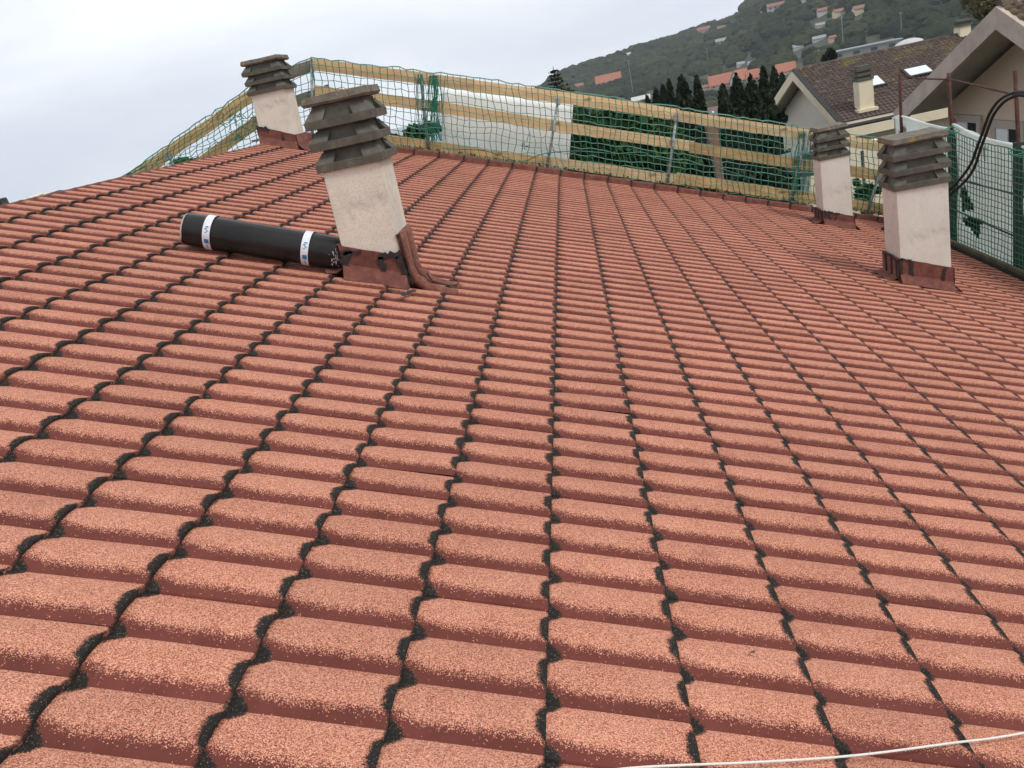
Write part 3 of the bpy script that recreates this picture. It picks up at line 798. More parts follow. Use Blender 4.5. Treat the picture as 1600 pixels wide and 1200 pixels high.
# ================================================================== THIS ROOF
A_W = 0.0175         # roll height
S_T = 0.015          # lap height
def prof_h(t):       # roll profile, steep on the side that faces -v
    pk = 0.45
    g = 0.5 * t / pk if t < pk else 0.5 + 0.5 * (t - pk) / (1 - pk)
    return A_W * (math.sin(math.pi * g) ** 0.80)
TS = [0, .03, .09, .18, .28, .38, .5, .62, .74, .84, .92, .97, 1.0]
US = [0, .06, .5, .94, .985, 1.0]
def tile_geo(lap=False):
    vs, fs, uvs = [], [], []
    nt = len(TS)
    for iu, u in enumerate(US):
        for t in TS:
            h = prof_h(t) + S_T * u - S_T * .5
            if iu == len(US) - 1: h -= 0.0025
            if lap: h += 0.006 * max(0, 1 - t / .35)
            vs.append((u * COURSE + (0.0 if iu else -0.012), t * WAVE, h)); uvs.append((u, t))
    for t in TS:                                   # nose that drops on the next course
        vs.append((COURSE - 0.002, t * WAVE, prof_h(t) - S_T * .5 - .008)); uvs.append((1.0, t))
    for i in range(len(US)):
        for j in range(nt - 1):
            a = i * nt + j; fs.append((a, a + nt, a + nt + 1, a + 1))
    if lap:
        b = len(vs)
        for iu in range(len(US)):
            x, y, z = vs[iu * nt]; vs.append((x, y, z - .012)); uvs.append((US[iu], 0.02))
        for i in range(len(US) - 1):
            fs.append((i * nt, b + i, b + i + 1, (i + 1) * nt))
    return vs, fs, uvs
def tile_mesh(name, lap=False):
    vs, fs, uvs = tile_geo(lap)
    me = bpy.data.meshes.new(name); me.from_pydata(vs, [], fs)
    lay = me.uv_layers.new(name='UVMap')
    for lp in me.loops: lay.data[lp.index].uv = uvs[lp.vertex_index]
    me.polygons.foreach_set('use_smooth', [True] * len(me.polygons))
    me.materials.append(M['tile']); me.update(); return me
TM, TML = tile_mesh('roof_tile'), tile_mesh('roof_tile_side_lap', True)
roof = thing('tiled_roof', 'large sloping roof of brick-red granulated tiles with black joints, filling the foreground', 'roof')
ROT = Matrix.Rotation(TH, 4, 'Y')
K0, K1, J0 = -11, 14, -14
cands = []
holes = []   # chimneys stand through the roof; tiles simply run under them
for k in range(K0, K1 + 1):
    for j in range(J0, 70):
        uc, vc = (k + .5) * COURSE, (j + .5) * WAVE
        if vc > verge_v(uc) + .02: continue
        q = [proj(rf(k * COURSE + a * COURSE, j * WAVE + b * WAVE)) for a, b in ((0, 0), (1, 0), (1, 1), (0, 1))]
        area = 0
        if all(q) and any(0 < p[0] < 1600 and 0 < p[1] < 1200 for p in q):
            q = [(min(max(p[0], 0), 1600), min(max(p[1], 0), 1200)) for p in q]
            area = abs(sum(q[i][0] * q[(i + 1) % 4][1] - q[(i + 1) % 4][0] * q[i][1] for i in range(4))) / 2
        cands.append((-area, k, j))
cands.sort()
def lap_row(k, j): return (j + (k * 3) % 7) % 7 == 0
V_, F_, UV_ = [], [], []
gv, gf, gu = tile_geo(); lv, lf, lu = tile_geo(True)
def wob(k, j): return 0.0030 * noise.noise(Vector((k * .7, j * .23, 3.1)))
for idx, (a, k, j) in enumerate(cands):
    if idx < 300:
        o = bpy.data.objects.new('roof_tile', TML if lap_row(k, j) else TM); col.objects.link(o); o.parent = roof
        o.location = rf(k * COURSE, j * WAVE, wob(k, j))
        lift = 0.0
        if k == -4 and -3 <= j <= 5: lift = R(1.5) * (1 - abs(j - 1) / 6)
        if k == -2 and 7 <= j <= 10: lift = R(1.2)
        if k == 0 and 12 <= j <= 16: lift = R(1.2)
        o.rotation_euler = (0, TH - lift + R(random.uniform(-.12, .12)), 0)
    else:
        sv, sf, su = (lv, lf, lu) if lap_row(k, j) else (gv, gf, gu)
        b = len(V_); wn_ = wob(k, j)
        kx = .81 if k == K0 else 1.0
        V_ += [tuple(rf((k + 1) * COURSE - (COURSE - x) * kx, j * WAVE + y, z + wn_)) for x, y, z in sv]
        F_ += [tuple(b + i for i in f) for f in sf]; UV_ += su
# far slope beyond the ridge
far_n = 0
for k in range(0, 11):
    for j in range(J0, 58):
        b = len(V_)
        for x, y, z in gv:
            p = rf(-4.0 + .04 + k * COURSE + x, j * WAVE + y, z)
            V_.append((2 * UR - p.x + .05, p.y, p.z - .02))
        F_ += [tuple(b + i for i in f[::-1]) for f in gf]; UV_ += gu
me = bpy.data.meshes.new('roof_tiling'); me.from_pydata(V_, [], F_)
lay = me.uv_layers.new(name='UVMap')
import array
fl = array.array('f', [0.0] * (2 * len(me.loops)))
vi = array.array('i', [0] * len(me.loops)); me.loops.foreach_get('vertex_index', vi)
for i, v in enumerate(vi): fl[2 * i] = UV_[v][0]; fl[2 * i + 1] = UV_[v][1]
lay.data.foreach_set('uv', fl)
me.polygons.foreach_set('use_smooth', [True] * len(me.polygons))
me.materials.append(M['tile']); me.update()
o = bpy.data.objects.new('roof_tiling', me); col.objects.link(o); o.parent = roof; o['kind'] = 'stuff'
# deck and walls below
XE = 15 * COURSE * CT
bm = bmesh.new()
for (xa, xb) in ((UR, XE), (2 * UR - XE * .0 - XE * 0 - 0, 0),):
    break
Yn, Yf = J0 * WAVE, 11.5
sec = [(XE - .45, -9.0), (XE - .45, roof_z(XE - .45) - .08), (UR, ZR - .07), (UR - 3.6, roof_z(UR - 3.6) - .08), (UR - 3.6, -9.0)]
def yf(x): return 11.52 + SK / CT * x
A = [bm.verts.new((x, Yn + .1, z)) for x, z in sec]; B = [bm.verts.new((x, yf(x), z)) for x, z in sec]
bm.faces.new(A[::-1]); bm.faces.new(B)
for i in range(5): bm.faces.new((A[i], A[(i + 1) % 5], B[(i + 1) % 5], B[i]))
obj('building_wall', bm, M['palewall'], roof)
# ridge strip
bm = bmesh.new()
tube(bm, [(UR + .01, Yn, ZR - .012), (UR + .01, verge_v(U0), ZR - .012)], .022, 8); obj('ridge_strip', bm, M['flash'], roof)

# verge trim: one piece per course
def verge_piece():
    bm = bmesh.new(); L = COURSE - .012
    prof = [(-.07, .008), (-.055, .075), (-.04, .088), (.06, .088), (.075, .07), (.08, -.09)]
    A = [bm.verts.new((.006, y, z)) for y, z in prof]; B = [bm.verts.new((.006 + L, y + SK * L, z + .010)) for y, z in prof]
    for i in range(len(prof) - 1): bm.faces.new((A[i], A[i + 1], B[i + 1], B[i]))
    vs = [bm.verts.new((.006, prof[0][0], -.03)), bm.verts.new((.006 + L, prof[0][0] + SK * L, -.02))]
    bm.faces.new((vs[0], A[0], B[0], vs[1]))
    me = bpy.data.meshes.new('verge_tile'); bmesh.ops.recalc_face_normals(bm, faces=bm.faces[:]); bm.to_mesh(me); bm.free()
    me.materials.append(M['flash']); return me
VM = verge_piece()
bmj = bmesh.new(); box(bmj, (-.012, -.076, -.03), (.010, .082, .096)); JM = bpy.data.meshes.new('verge_joint'); bmj.to_mesh(JM); bmj.free(); JM.materials.append(M['tar'])
for k in range(K0, K1 + 1):
    u = k * COURSE
    o = bpy.data.objects.new('verge_tile', VM); col.objects.link(o); o.parent = roof
    o.location = rf(u, verge_v(u), 0); o.rotation_euler = (R(random.uniform(-1, 1)), TH, 0)
    o2 = bpy.data.objects.new('verge_joint', JM); col.objects.link(o2); o2.parent = roof
    o2.location = rf(u, verge_v(u), 0.001); o2.rotation_euler = (0, TH, SK * .9)
# eave gutter
bm = bmesh.new()
ze = roof_z(XE)
gp = [(XE - .02, ze - .02), (XE + .0, ze - .10), (XE + .05, ze - .13), (XE + .11, ze - .11), (XE + .13, ze - .01)]
A = [bm.verts.new((x, Yn, z)) for x, z in gp]; B = [bm.verts.new((x, 12.45, z)) for x, z in gp]
for i in range(4): bm.faces.new((A[i], A[i + 1], B[i + 1], B[i]))
obj('gutter', bm, M['dark'], roof)

# ================================================================== CHIMNEYS
def jag_strip(bm, p0, p1, w, rng, n=9, off=Vector((0, 0, 0)), nrm=Vector((0, -1, 0)), t=.006):
    p0, p1 = Vector(p0) + off, Vector(p1) + off
    d = (p1 - p0).normalized(); s = d.cross(nrm).normalized()
    L = []
    for i in range(n + 1):
        p = p0.lerp(p1, i / n) + s * rng.uniform(-.25, .25) * w
        L.append((p + s * w * rng.uniform(.25, .75), p - s * w * rng.uniform(.25, .75)))
    for (a, b), (c, d_) in zip(L, L[1:]):
        hull8(bm, [a, b, d_, c, a + nrm * t, b + nrm * t, d_ + nrm * t, c + nrm * t])
def chimney(label, X0, Y0, W, D, H, tx, ty, tier_h, n_tier=3, mats='plaster', capmat='conc', slabmat='lichen', bell=1.0, seed=1, variant='A', ov=.055):
    rng = random.Random(seed)
    z0 = -TT * X0 if X0 > UR else roof_z(X0)
    th = thing('chimney', label, 'chimney', (X0, Y0, z0), 0, 'plastered chimneys with concrete louvre caps')
    sh = Matrix(((1, 0, tx, 0), (0, 1, ty, 0), (0, 0, 1, 0), (0, 0, 0, 1)))
    bm = bmesh.new(); box(bm, (0, 0, -TT * W - .4), (W, D, H), sh)
    bmesh.ops.bevel(bm, geom=bm.edges[:], offset=.006, segments=2, affect='EDGES')
    bmesh.ops.subdivide_edges(bm, edges=bm.edges[:], cuts=2, use_grid_fill=True)
    for v in bm.verts: v.co += Vector((noise.noise(v.co * 6 + Vector((seed, 0, 0))), noise.noise(v.co * 6 + Vector((0, seed, 0))), 0)) * .004
    body = obj('chimney_body', bm, M[mats], th)
    cx, cy = W / 2, D / 2
    def ringpts(ex, ey, z): return [(cx - ex, cy - ey, z), (cx + ex, cy - ey, z), (cx + ex, cy + ey, z), (cx - ex, cy + ey, z)]
    ex0, ey0 = W / 2 + ov, D / 2 + ov
    for k in range(n_tier):
        z = H - .012 + k * tier_h
        jx, jy, jr = rng.uniform(-.006, .006), rng.uniform(-.006, .006), rng.uniform(-1.2, 1.2)
        lip = tier_h * .38; top = tier_h * .90
        bm = bmesh.new()
        def fr(e0, e1, za, zb):
            hull8(bm, ringpts(ex0 - e0, ey0 - e0, za) + ringpts(ex0 - e1, ey0 - e1, zb))
        fr(.004, 0, z, z + lip)                                   # lip
        fr(.046, .062, z + lip, z + top + .012)                     # recessed core
        cw = .12
        for sx in (-1, 1):                                        # corner buttresses
            for sy in (-1, 1):
                def q(e, w_, zz):
                    xs = sorted((cx + sx * (ex0 - e), cx + sx * (ex0 - e - w_))); ys = sorted((cy + sy * (ey0 - e), cy + sy * (ey0 - e - w_)))
                    return [(xs[0], ys[0], zz), (xs[1], ys[0], zz), (xs[1], ys[1], zz), (xs[0], ys[1], zz)]
                hull8(bm, q(.003, cw, z + lip + .0005) + q(.052, cw * .80, z + top))
        fr(.060, .060, z + top, z + tier_h + .004)                # neck under the next tier
        bmesh.ops.bevel(bm, geom=[e for e in bm.edges], offset=.002, segments=1, affect='EDGES')
        for v in bm.verts: v.co += Vector((noise.noise(v.co * 25), noise.noise(v.co * 25 + Vector((7, 0, 0))), noise.noise(v.co * 25 + Vector((0, 9, 0))))) * .0012
        bmesh.ops.transform(bm, matrix=sh @ Matrix.Translation((cx + jx, cy + jy, 0)) @ Matrix.Rotation(R(jr), 4, 'Z') @ Matrix.Translation((-cx, -cy, 0)), verts=bm.verts)
        obj('louvre_tier', bm, M[capmat], th)
    zt = H - .012 + n_tier * tier_h + .006
    bm = bmesh.new(); e = .012
    hull8(bm, ringpts(ex0 - e - .012, ey0 - e - .012, zt) + ringpts(ex0 - e, ey0 - e, zt + .016))
    hull8(bm, ringpts(ex0 - e, ey0 - e, zt + .0165) + ringpts(ex0 - e - .01, ey0 - e - .01, zt + .058))
    bmesh.ops.subdivide_edges(bm, edges=bm.edges[:], cuts=3, use_grid_fill=True)
    for v in bm.verts: v.co += Vector((noise.noise(v.co * 12), noise.noise(v.co * 12 + Vector((7, 0, 0))), 1.4 * noise.noise(v.co * 9 + Vector((seed, 9, 0))))) * .006
    bmesh.ops.transform(bm, matrix=sh @ Matrix.Rotation(R(rng.uniform(-.8, .8)), 4, 'X'), verts=bm.verts)
    obj('cap_slab', bm, M[slabmat], th)
    rz = lambda x: -TT * x + .012
    # ---- flashing
    fh = {'A': .22, 'R': .25, 'M': .20, 'F': .20}[variant]
    bm = bmesh.new()
    t = .014; ap = .07
    N = 8
    fr_t, fr_b, fr_a = [], [], []
    for i in range(N + 1):
        x = -.012 + (W + .024) * i / N
        top = rz(x) + fh + {'A': -.01 * i / N, 'R': -.0 + .0 * i, 'M': 0, 'F': .03 * (1 - i / N)}[variant] + rng.uniform(-.004, .004)
        fr_t.append(bm.verts.new((x, -t, top))); fr_b.append(bm.verts.new((x, -t - .004, rz(x) + .10)))
        fr_a.append(bm.verts.new((x, -t - ap, rz(x) + .006)))
    tb = [bm.verts.new((v.co.x, .002, v.co.z)) for v in fr_t]
    for i in range(N):
        bm.faces.new((fr_b[i], fr_b[i + 1], fr_t[i + 1], fr_t[i])); bm.faces.new((fr_a[i], fr_a[i + 1], fr_b[i + 1], fr_b[i]))
        bm.faces.new((fr_t[i], fr_t[i + 1], tb[i + 1], tb[i]))
    for s, i in ((0, 0), (1, N)):
        g = bm.verts.new((fr_b[i].co.x, .002, rz(fr_b[i].co.x)))
        bm.faces.new((fr_a[i], fr_b[i], g)); bm.faces.new((fr_b[i], fr_t[i], tb[i], g))
    fl_ = obj('flashing', bm, M['flash'], th)
    # side and back upstands with rolls (turned-up tile)
    for side in (0, 1):
        bm = bmesh.new(); x = -t if side == 0 else W + t; sgn = -1 if side == 0 else 1
        n_ = 26; rows = []
        hgt = fh + (.0 if side == 0 else (.14 if variant == 'A' else .0))
        for i in range(n_ + 1):
            y = -t + (D + 2 * t) * i / n_
            b = (.034 if variant == 'A' else .022) * abs(math.sin(math.pi * (y / D) * (2 if variant == 'A' else 2.5))) ** .7
            xb = x + sgn * b
            zb = rz(x)
            rows.append([bm.verts.new((xb, y, zb + hgt)), bm.verts.new((xb, y, zb + .06)), bm.verts.new((xb + sgn * .05, y, zb + .012 - sgn * TT * .05 + b)),
                         bm.verts.new((xb + sgn * (.12 if side == 0 else (.07 if variant == 'A' else .08)), y, -TT * (xb + sgn * (.12 if side == 0 else (.07 if variant == 'A' else .08))) + .010 + b * .8))])
        for A, B in zip(rows, rows[1:]):
            for q in range(3): bm.faces.new((A[q], A[q + 1], B[q + 1], B[q]))
        tb = [bm.verts.new((W * .5 if 0 else (0.002 if side == 0 else W - .002), r_[0].co.y, r_[0].co.z)) for r_ in rows]
        for i in range(len(rows) - 1): bm.faces.new((rows[i][0], rows[i + 1][0], tb[i + 1], tb[i]))
        obj('side_flashing', bm, M['flash_chip'] if (variant == 'A' and side == 1) else M['flash'], th, True)
    if variant == 'A':           # two turned-up rolls running out on to the tiles
        for yy in (.035, .215):
            bm = bmesh.new()
            P_ = [(W + .016, yy, rz(W) + .345), (W + .024, yy, rz(W) + .20), (W + .040, yy, rz(W) + .085), (W + .085, yy, -TT * (W + .085) + .040), (W + .17, yy, -TT * (W + .17) + .018), (W + .30, yy, -TT * (W + .30) + .004)]
            tube(bm, spline(P_, 4), .033, 10); obj('turned_up_roll', bm, M['flash_chip'], th, True)
    # tar sealing
    bm = bmesh.new(); nf = Vector((0, -1, 0)); y = -t - .006
    def T(x0, z0_, x1, z1, w): jag_strip(bm, (x0, y, rz(x0) + z0_), (x1, y, rz(x1) + z1), w, rng, 9, nrm=nf)
    if variant == 'A':
        T(.00, .05, .03, .20, .05); T(-.01, .17, W * .35, .205, .018); T(W * .62, .02, W * .66, .19, .045); T(W * .62, .185, W + .01, .235, .035); T(W * .95, .21, W + .01, .03, .04)
        T(W * .66, .045, W + .0, .035, .03)
    elif variant == 'R':
        T(0, .04, .005, fh + .01, .03); T(W * .22, .03, W * .2, fh, .03); T(W * .85, .03, W * .80, .12, .03); T(W * .80, .12, W * .88, fh - .01, .028); T(0, fh, W * .2, fh + .005, .014)
    elif variant == 'M':
        T(.01, .03, .02, fh, .025); T(W * .3, .02, W * .14, .16, .025); T(W * .3, .02, W * .42, .15, .02); T(0, fh, W * .3, fh, .02); T(W * .2, fh - .02, W * .55, fh, .02)
    else:
        T(W * .62, .02, W * .66, .17, .03); T(-.01, fh + .02, W * .32, fh + .01, .035)
    nl = Vector((-1, 0, 0))
    if variant in ('R', 'M'):
        for yy in (.02, D * .4, D * .8):
            jag_strip(bm, (-t - .018, yy, rz(0) + .03), (-t - .018, yy, rz(0) + fh), .02, rng, 7, nrm=nl)
        jag_strip(bm, (-t - .018, 0, rz(0) + fh), (-t - .018, D, rz(0) + fh), .02, rng, 9, nrm=nl)
    if variant == 'A':
        nr = Vector((1, 0, 0))
        jag_strip(bm, (W + t + .018, -.01, rz(W) + .16), (W + t + .02, D * .8, rz(W) + .16), .03, rng, 9, nrm=nr)
        jag_strip(bm, (W + t + .02, -.012, rz(W) + .02), (W + t + .01, -.01, rz(W) + .36), .02, rng, 9, nrm=nr)
    obj('tar_seal', bm, M['tar'], th)['kind'] = 'stuff'
    return th
chimney('plastered chimney with lichen-topped louvre cap beside the black roll', -1.298, 3.83, .374, .391, .71, .019, .01, .130, seed=2, variant='A', ov=.034)
chimney('pale chimney at the far end of the ridge, behind the one with the roll', -3.736, 9.75, .45, .44, .63, .045, .0, .118, seed=5, variant='F', ov=.04)
chimney('widest chimney, at the right near the white sheeting, yellow lichen on its slab', 3.340, 7.057, .496, .397, .958, -.008, .001, .144, mats='plaster_pink', seed=9, variant='R', ov=.025)
chimney('slim far chimney standing before the guard rail at the right', 3.656, 10.854, .405, .364, .937, .006, .003, .125, mats='plaster_pink', seed=13, variant='M', ov=.02)

# ================================================================== MEMBRANE ROLL
r_roll = .112
u0, u1, v_c = -2.53, -1.389, 3.95
roll = thing('membrane_roll', 'black roll of roofing membrane with two white paper bands against the chimney', 'roll', rf((u0 + u1) / 2, v_c, .022 + r_roll))
roll.rotation_euler = (0, TH, 0)
L2 = (u1 - u0) / 2
bm = bmesh.new(); seg = 48; nx = 24; rings = []
for i in range(nx + 1):
    x = -L2 + 2 * L2 * i / nx; ring = []
    for k in range(seg):
        a = 2 * math.pi * k / seg
        rr = r_roll * (1 + .012 * noise.noise(Vector((x * 3, math.cos(a) * 1.5, math.sin(a) * 1.5)))) - .006 * (k / seg)
        if i in (0, nx): rr -= .004
        ring.append(bm.verts.new((x, math.cos(a + 3.6) * rr, math.sin(a + 3.6) * rr)))
    rings.append(ring)
for A, B in zip(rings, rings[1:]):
    for k in range(seg): bm.faces.new((A[k], A[(k + 1) % seg], B[(k + 1) % seg], B[k]))
obj('roll_body', bm, M['roll'], roll, True)
bm = bmesh.new()
for sx in (-1, 1):     # wound end: spiral layers
    pts = []
    for k in range(150):
        a = k * .32; rr = .02 + (r_roll - .026) * k / 150
        pts.append((sx * (L2 - .004), math.cos(a) * rr, math.sin(a) * rr))
    tube(bm, pts, .0045, 5)
obj('wound_end', bm, M['frost'], roll)['kind'] = 'stuff'
bm = bmesh.new()
for sx in (-1, 1):
    c0 = bm.verts.new((sx * (L2 - .012), 0, 0)); rg = [bm.verts.new((sx * (L2 - .012), math.cos(2 * math.pi * k / 32) * (r_roll - .006), math.sin(2 * math.pi * k / 32) * (r_roll - .006))) for k in range(32)]
    for k in range(32): bm.faces.new((c0, rg[k], rg[(k + 1) % 32]))
obj('end_face', bm, M['roll'], roll)
def band_piece(x0, x1, a0, a1, rr, n=28):
    b = bmesh.new(); pr = []
    for k in range(n + 1):
        a = a0 + (a1 - a0) * k / n
        pr.append((b.verts.new((x0, math.cos(a) * rr, math.sin(a) * rr)), b.verts.new((x1, math.cos(a) * rr, math.sin(a) * rr))))
    for A, B in zip(pr, pr[1:]): b.faces.new((A[0], A[1], B[1], B[0]))
    return b
for xb in (-L2 + .150, L2 - .335):
    bd = obj('paper_band', band_piece(xb, xb + .050, 0, 2 * math.pi, r_roll + .0045, 48), M['band'], roll, True)
    obj('blue_mark', band_piece(xb + .014, xb + .044, R(190), R(205), r_roll + .0060, 6), M['blue'], bd)
    for (a0, a1, xa, xc) in ((148, 152, .018, .038), (155, 159, .014, .03), (162, 165, .024, .04), (211, 215, .024, .032), (217, 227, .026, .031), (168, 170, .016, .03)):
        obj('print_mark', band_piece(xb + xa, xb + xc, R(a0), R(a1), r_roll + .0060, 4), M['ink' if a0 > 205 else 'blue'], bd)
bm = bmesh.new(); rng = random.Random(8)
for k in range(26):
    a = R(188) + rng.gauss(0, .30); x = L2 - .105 + rng.gauss(0, .018); rr = r_roll + .004
    p = Vector((x, math.cos(a) * rr, math.sin(a) * rr)); q = p + Vector((rng.gauss(0, .012), rng.gauss(0, .008), rng.gauss(0, .02)))
    tube(bm, [p, (p + q) / 2 + Vector((0, -.006, 0)), q + Vector((0, -.004, 0))], .0018, 3)
obj('torn_film', bm, M['frost'], roll)

# bits lying beyond the ridge at the left
def ridge_bit(x, y, Yd): return at(x, y, Yd)
bm = bmesh.new(); p = atX(6, 319, UR - .05); tube(bm, [p + Vector((-.35, -.15, -.02)), p + Vector((0, 0, 0)), p + Vector((.02, .02, 0))], .045, 12)
tag(obj('membrane_offcut', bm, M['roll']), 'black rolled offcut poking over the ridge at the left edge', 'offcut')
def crumple(x, y, s, mat, name, label, cat, seed, X=UR - .05):
    p = atX(x, y, X); bm = bmesh.new(); bmesh.ops.create_icosphere(bm, subdivisions=3, radius=1)
    for v in bm.verts:
        k = 1 + .5 * noise.noise(v.co * 2.2 + Vector((seed, 0, 0))) + .25 * noise.noise(v.co * 6)
        v.co = Vector((v.co.x * s * k, v.co.y * s * 2.4 * k, v.co.z * s * .55 * k))
    o = obj(name, bm, mat); o.location = p; return tag(o, label, cat)
crumple(62, 309, .05, M['palewall'], 'plastic_sheet', 'crumpled pale plastic sheet just over the ridge at the left', 'sheet', 2)
crumple(90, 303, .04, M['tar'], 'felt_scrap', 'dark scrap of felt on the ridge right of the pale plastic', 'scrap', 4)

# wire hook near chimney
bm = bmesh.new()
tube(bm, [rf(-.90, 3.98, .09), rf(-.86, 4.0, .035), rf(-.74, 3.97, .03), rf(-.69, 3.99, .035), rf(-.685, 4.06, .05)], .005, 6)
tag(obj('wire_hook', bm, M['tar']), 'thin bent dark wire lying right of the chimney foot', 'wire')
bm = bmesh.new(); jag_strip(bm, rf(-.98, 3.50, .042), rf(-.93, 3.68, .042), .03, random.Random(2), 6, nrm=rf(0, 0, 1), t=.003)
tag(obj('tar_spot', bm, M['tar']), 'small smear of grey tar on the tiles below the chimney with the roll', 'stain')

# small litter on tiles
bm = bmesh.new(); p = rf(-.40, .13, .012); bmesh.ops.create_icosphere(bm, subdivisions=1, radius=.008, matrix=Matrix.Translation(p)); 
tag(obj('pebble', bm, M['white_cord']), 'tiny pale pebble in a black joint at the bottom edge', 'pebble')
bm = bmesh.new(); rng = random.Random(21)
for (x, y) in ((867, 295), (897, 301), (1130, 470), (690, 600), (1176, 1019), (1290, 380), (1240, 520)):
    d = ray(x, y); nn = rf(0, 0, 1); t = (rf(0, 0, .03) - CAM).dot(nn) / d.dot(nn); P = CAM + d * t
    a = Vector((rng.gauss(0, 1), rng.gauss(0, 1), 0)).normalized() * .012; b = Vector((-a.y, a.x, .3 * rng.random() * .01)) * .6
    vs = [bm.verts.new(q) for q in (P - a, P + b, P + a + Vector((0, 0, .004)), P - b)]; bm.faces.new(vs)
o = obj('leaf_scraps', bm, M['leafbits']); o['kind'] = 'stuff'; o['label'] = 'scattered tiny dead leaf scraps on the tiles'; o['category'] = 'leaf litter'

# white cord across the bottom right
def on_roof(x, y, h):
    d = ray(x, y); nn = rf(0, 0, 1); t = (rf(0, 0, h) - CAM).dot(nn) / d.dot(nn); return CAM + d * t
pts = spline([on_roof(900, 1212, .05), on_roof(1000, 1199, .045), on_roof(1200, 1190, .045), on_roof(1340, 1180, .04), on_roof(1480, 1162, .04), on_roof(1600, 1145, .04), on_roof(1800, 1100, .05), on_roof(2100, 1040, .06)], 6)
bm = bmesh.new(); tube(bm, pts, .0030, 8)
tag(obj('stretched_cord', bm, M['white_cord'], None, True), 'thin white cord stretched over the tiles at the bottom right', 'cord')

# ================================================================== GUARD RAIL
FN = Vector((-SK / CT, 1, 0)).normalized()           # away from camera
rail = thing('guard_rail', 'timber plank guard rail on galvanised posts along the far verge, stepping down to the right', 'guard rail', fence_pt(870, 255) + Vector((0, 0, -.2)))
RO = rail.location.copy()
def board(name, pxa, pxb, h, mat, off=0.0, t=.028, segs=5, sag=0.0):
    a, b = fence_pt(*pxa, off) , fence_pt(*pxb, off)
    d = (b - a); L = d.length; d.normalize()
    bm = bmesh.new()
    zax = FN.cross(d) * -1
    if zax.z < 0: zax = -zax
    rows = []
    for i in range(segs + 1):
        x = L * i / segs; w = random.uniform(-.006, .006)
        rows.append([(x, 0, -h + w), (x, t, -h + w), (x, t, w), (x, 0, w)])
    R_ = [[bm.verts.new(p) for p in r_] for r_ in rows]
    for A, B in zip(R_, R_[1:]):
        for k in range(4): bm.faces.new((A[k], A[(k + 1) % 4], B[(k + 1) % 4], B[k]))
    bm.faces.new(R_[0][::-1]); bm.faces.new(R_[-1])
    o = obj(name, bm, M[mat], rail)
    mm = Matrix((d, FN, zax)).transposed().to_4x4(); mm.translation = a - RO; o.matrix_local = mm
    return o
# top rail, right slope
board('rail_board', (486, 91), (742, 124), .165, 'wood')
board('rail_board', (738, 124), (1062, 170), .165, 'wood', off=.004)
board('rail_board', (1056, 171), (1390, 222), .165, 'wood', off=.0)
# middle rail
board('rail_board', (492, 133), (700, 160), .165, 'wood')
board('rail_board', (690, 160), (1085, 221), .160, 'wood', off=.005)
board('rail_board', (1080, 222), (1390, 268), .165, 'wood_dirty', off=.0)
# toe board
board('toe_board', (598, 209), (852, 246), .17, 'wood_dirty')
board('toe_board', (848, 243), (1068, 275), .15, 'wood', off=.004)
board('toe_board', (1058, 270), (1392, 320), .17, 'wood_dirty')
# left part
board('rail_board', (404, 122), (490, 92), .16, 'wood_grey', off=.03)
board('rail_board', (415, 165), (512, 132), .16, 'wood_grey', off=.035)
board('rail_board', (188, 280), (412, 124), .165, 'wood_dirty', off=.0)
board('rail_board', (250, 290), (420, 165), .165, 'wood_dirty', off=.0)
def post(pa, pb, r=.021, off=.045, mat='galv', ext=.35, name='post'):
    a, b = fence_pt(*pa, off) - RO, fence_pt(*pb, off) - RO
    d = (b - a).normalized()
    bm = bmesh.new(); tube(bm, [a, b + d * ext], r, 10); return obj(name, bm, M[mat], rail, True)
post((487, 91), (488, 190), off=-.03)
for (pa, pb, o_) in (((658, 118), (668, 218), -.03), ((873, 150), (855, 262), -.03), ((1058, 176), (1044, 280), -.03), ((1258, 205), (1240, 300), -.03), ((1384, 240), (1358, 325), -.03), ((262, 240), (285, 290), -.03)):
    post(pa, pb, off=o_, ext=.2)
    for f_ in (.08, .45):
        bmc = bmesh.new(); c_ = fence_pt(*pa, o_).lerp(fence_pt(*pb, o_), f_) - RO; box(bmc, c_ - Vector((.032, .03, .05)), c_ + Vector((.032, .05, .05)))
        obj('post_clamp', bmc, M['galv'], rail)

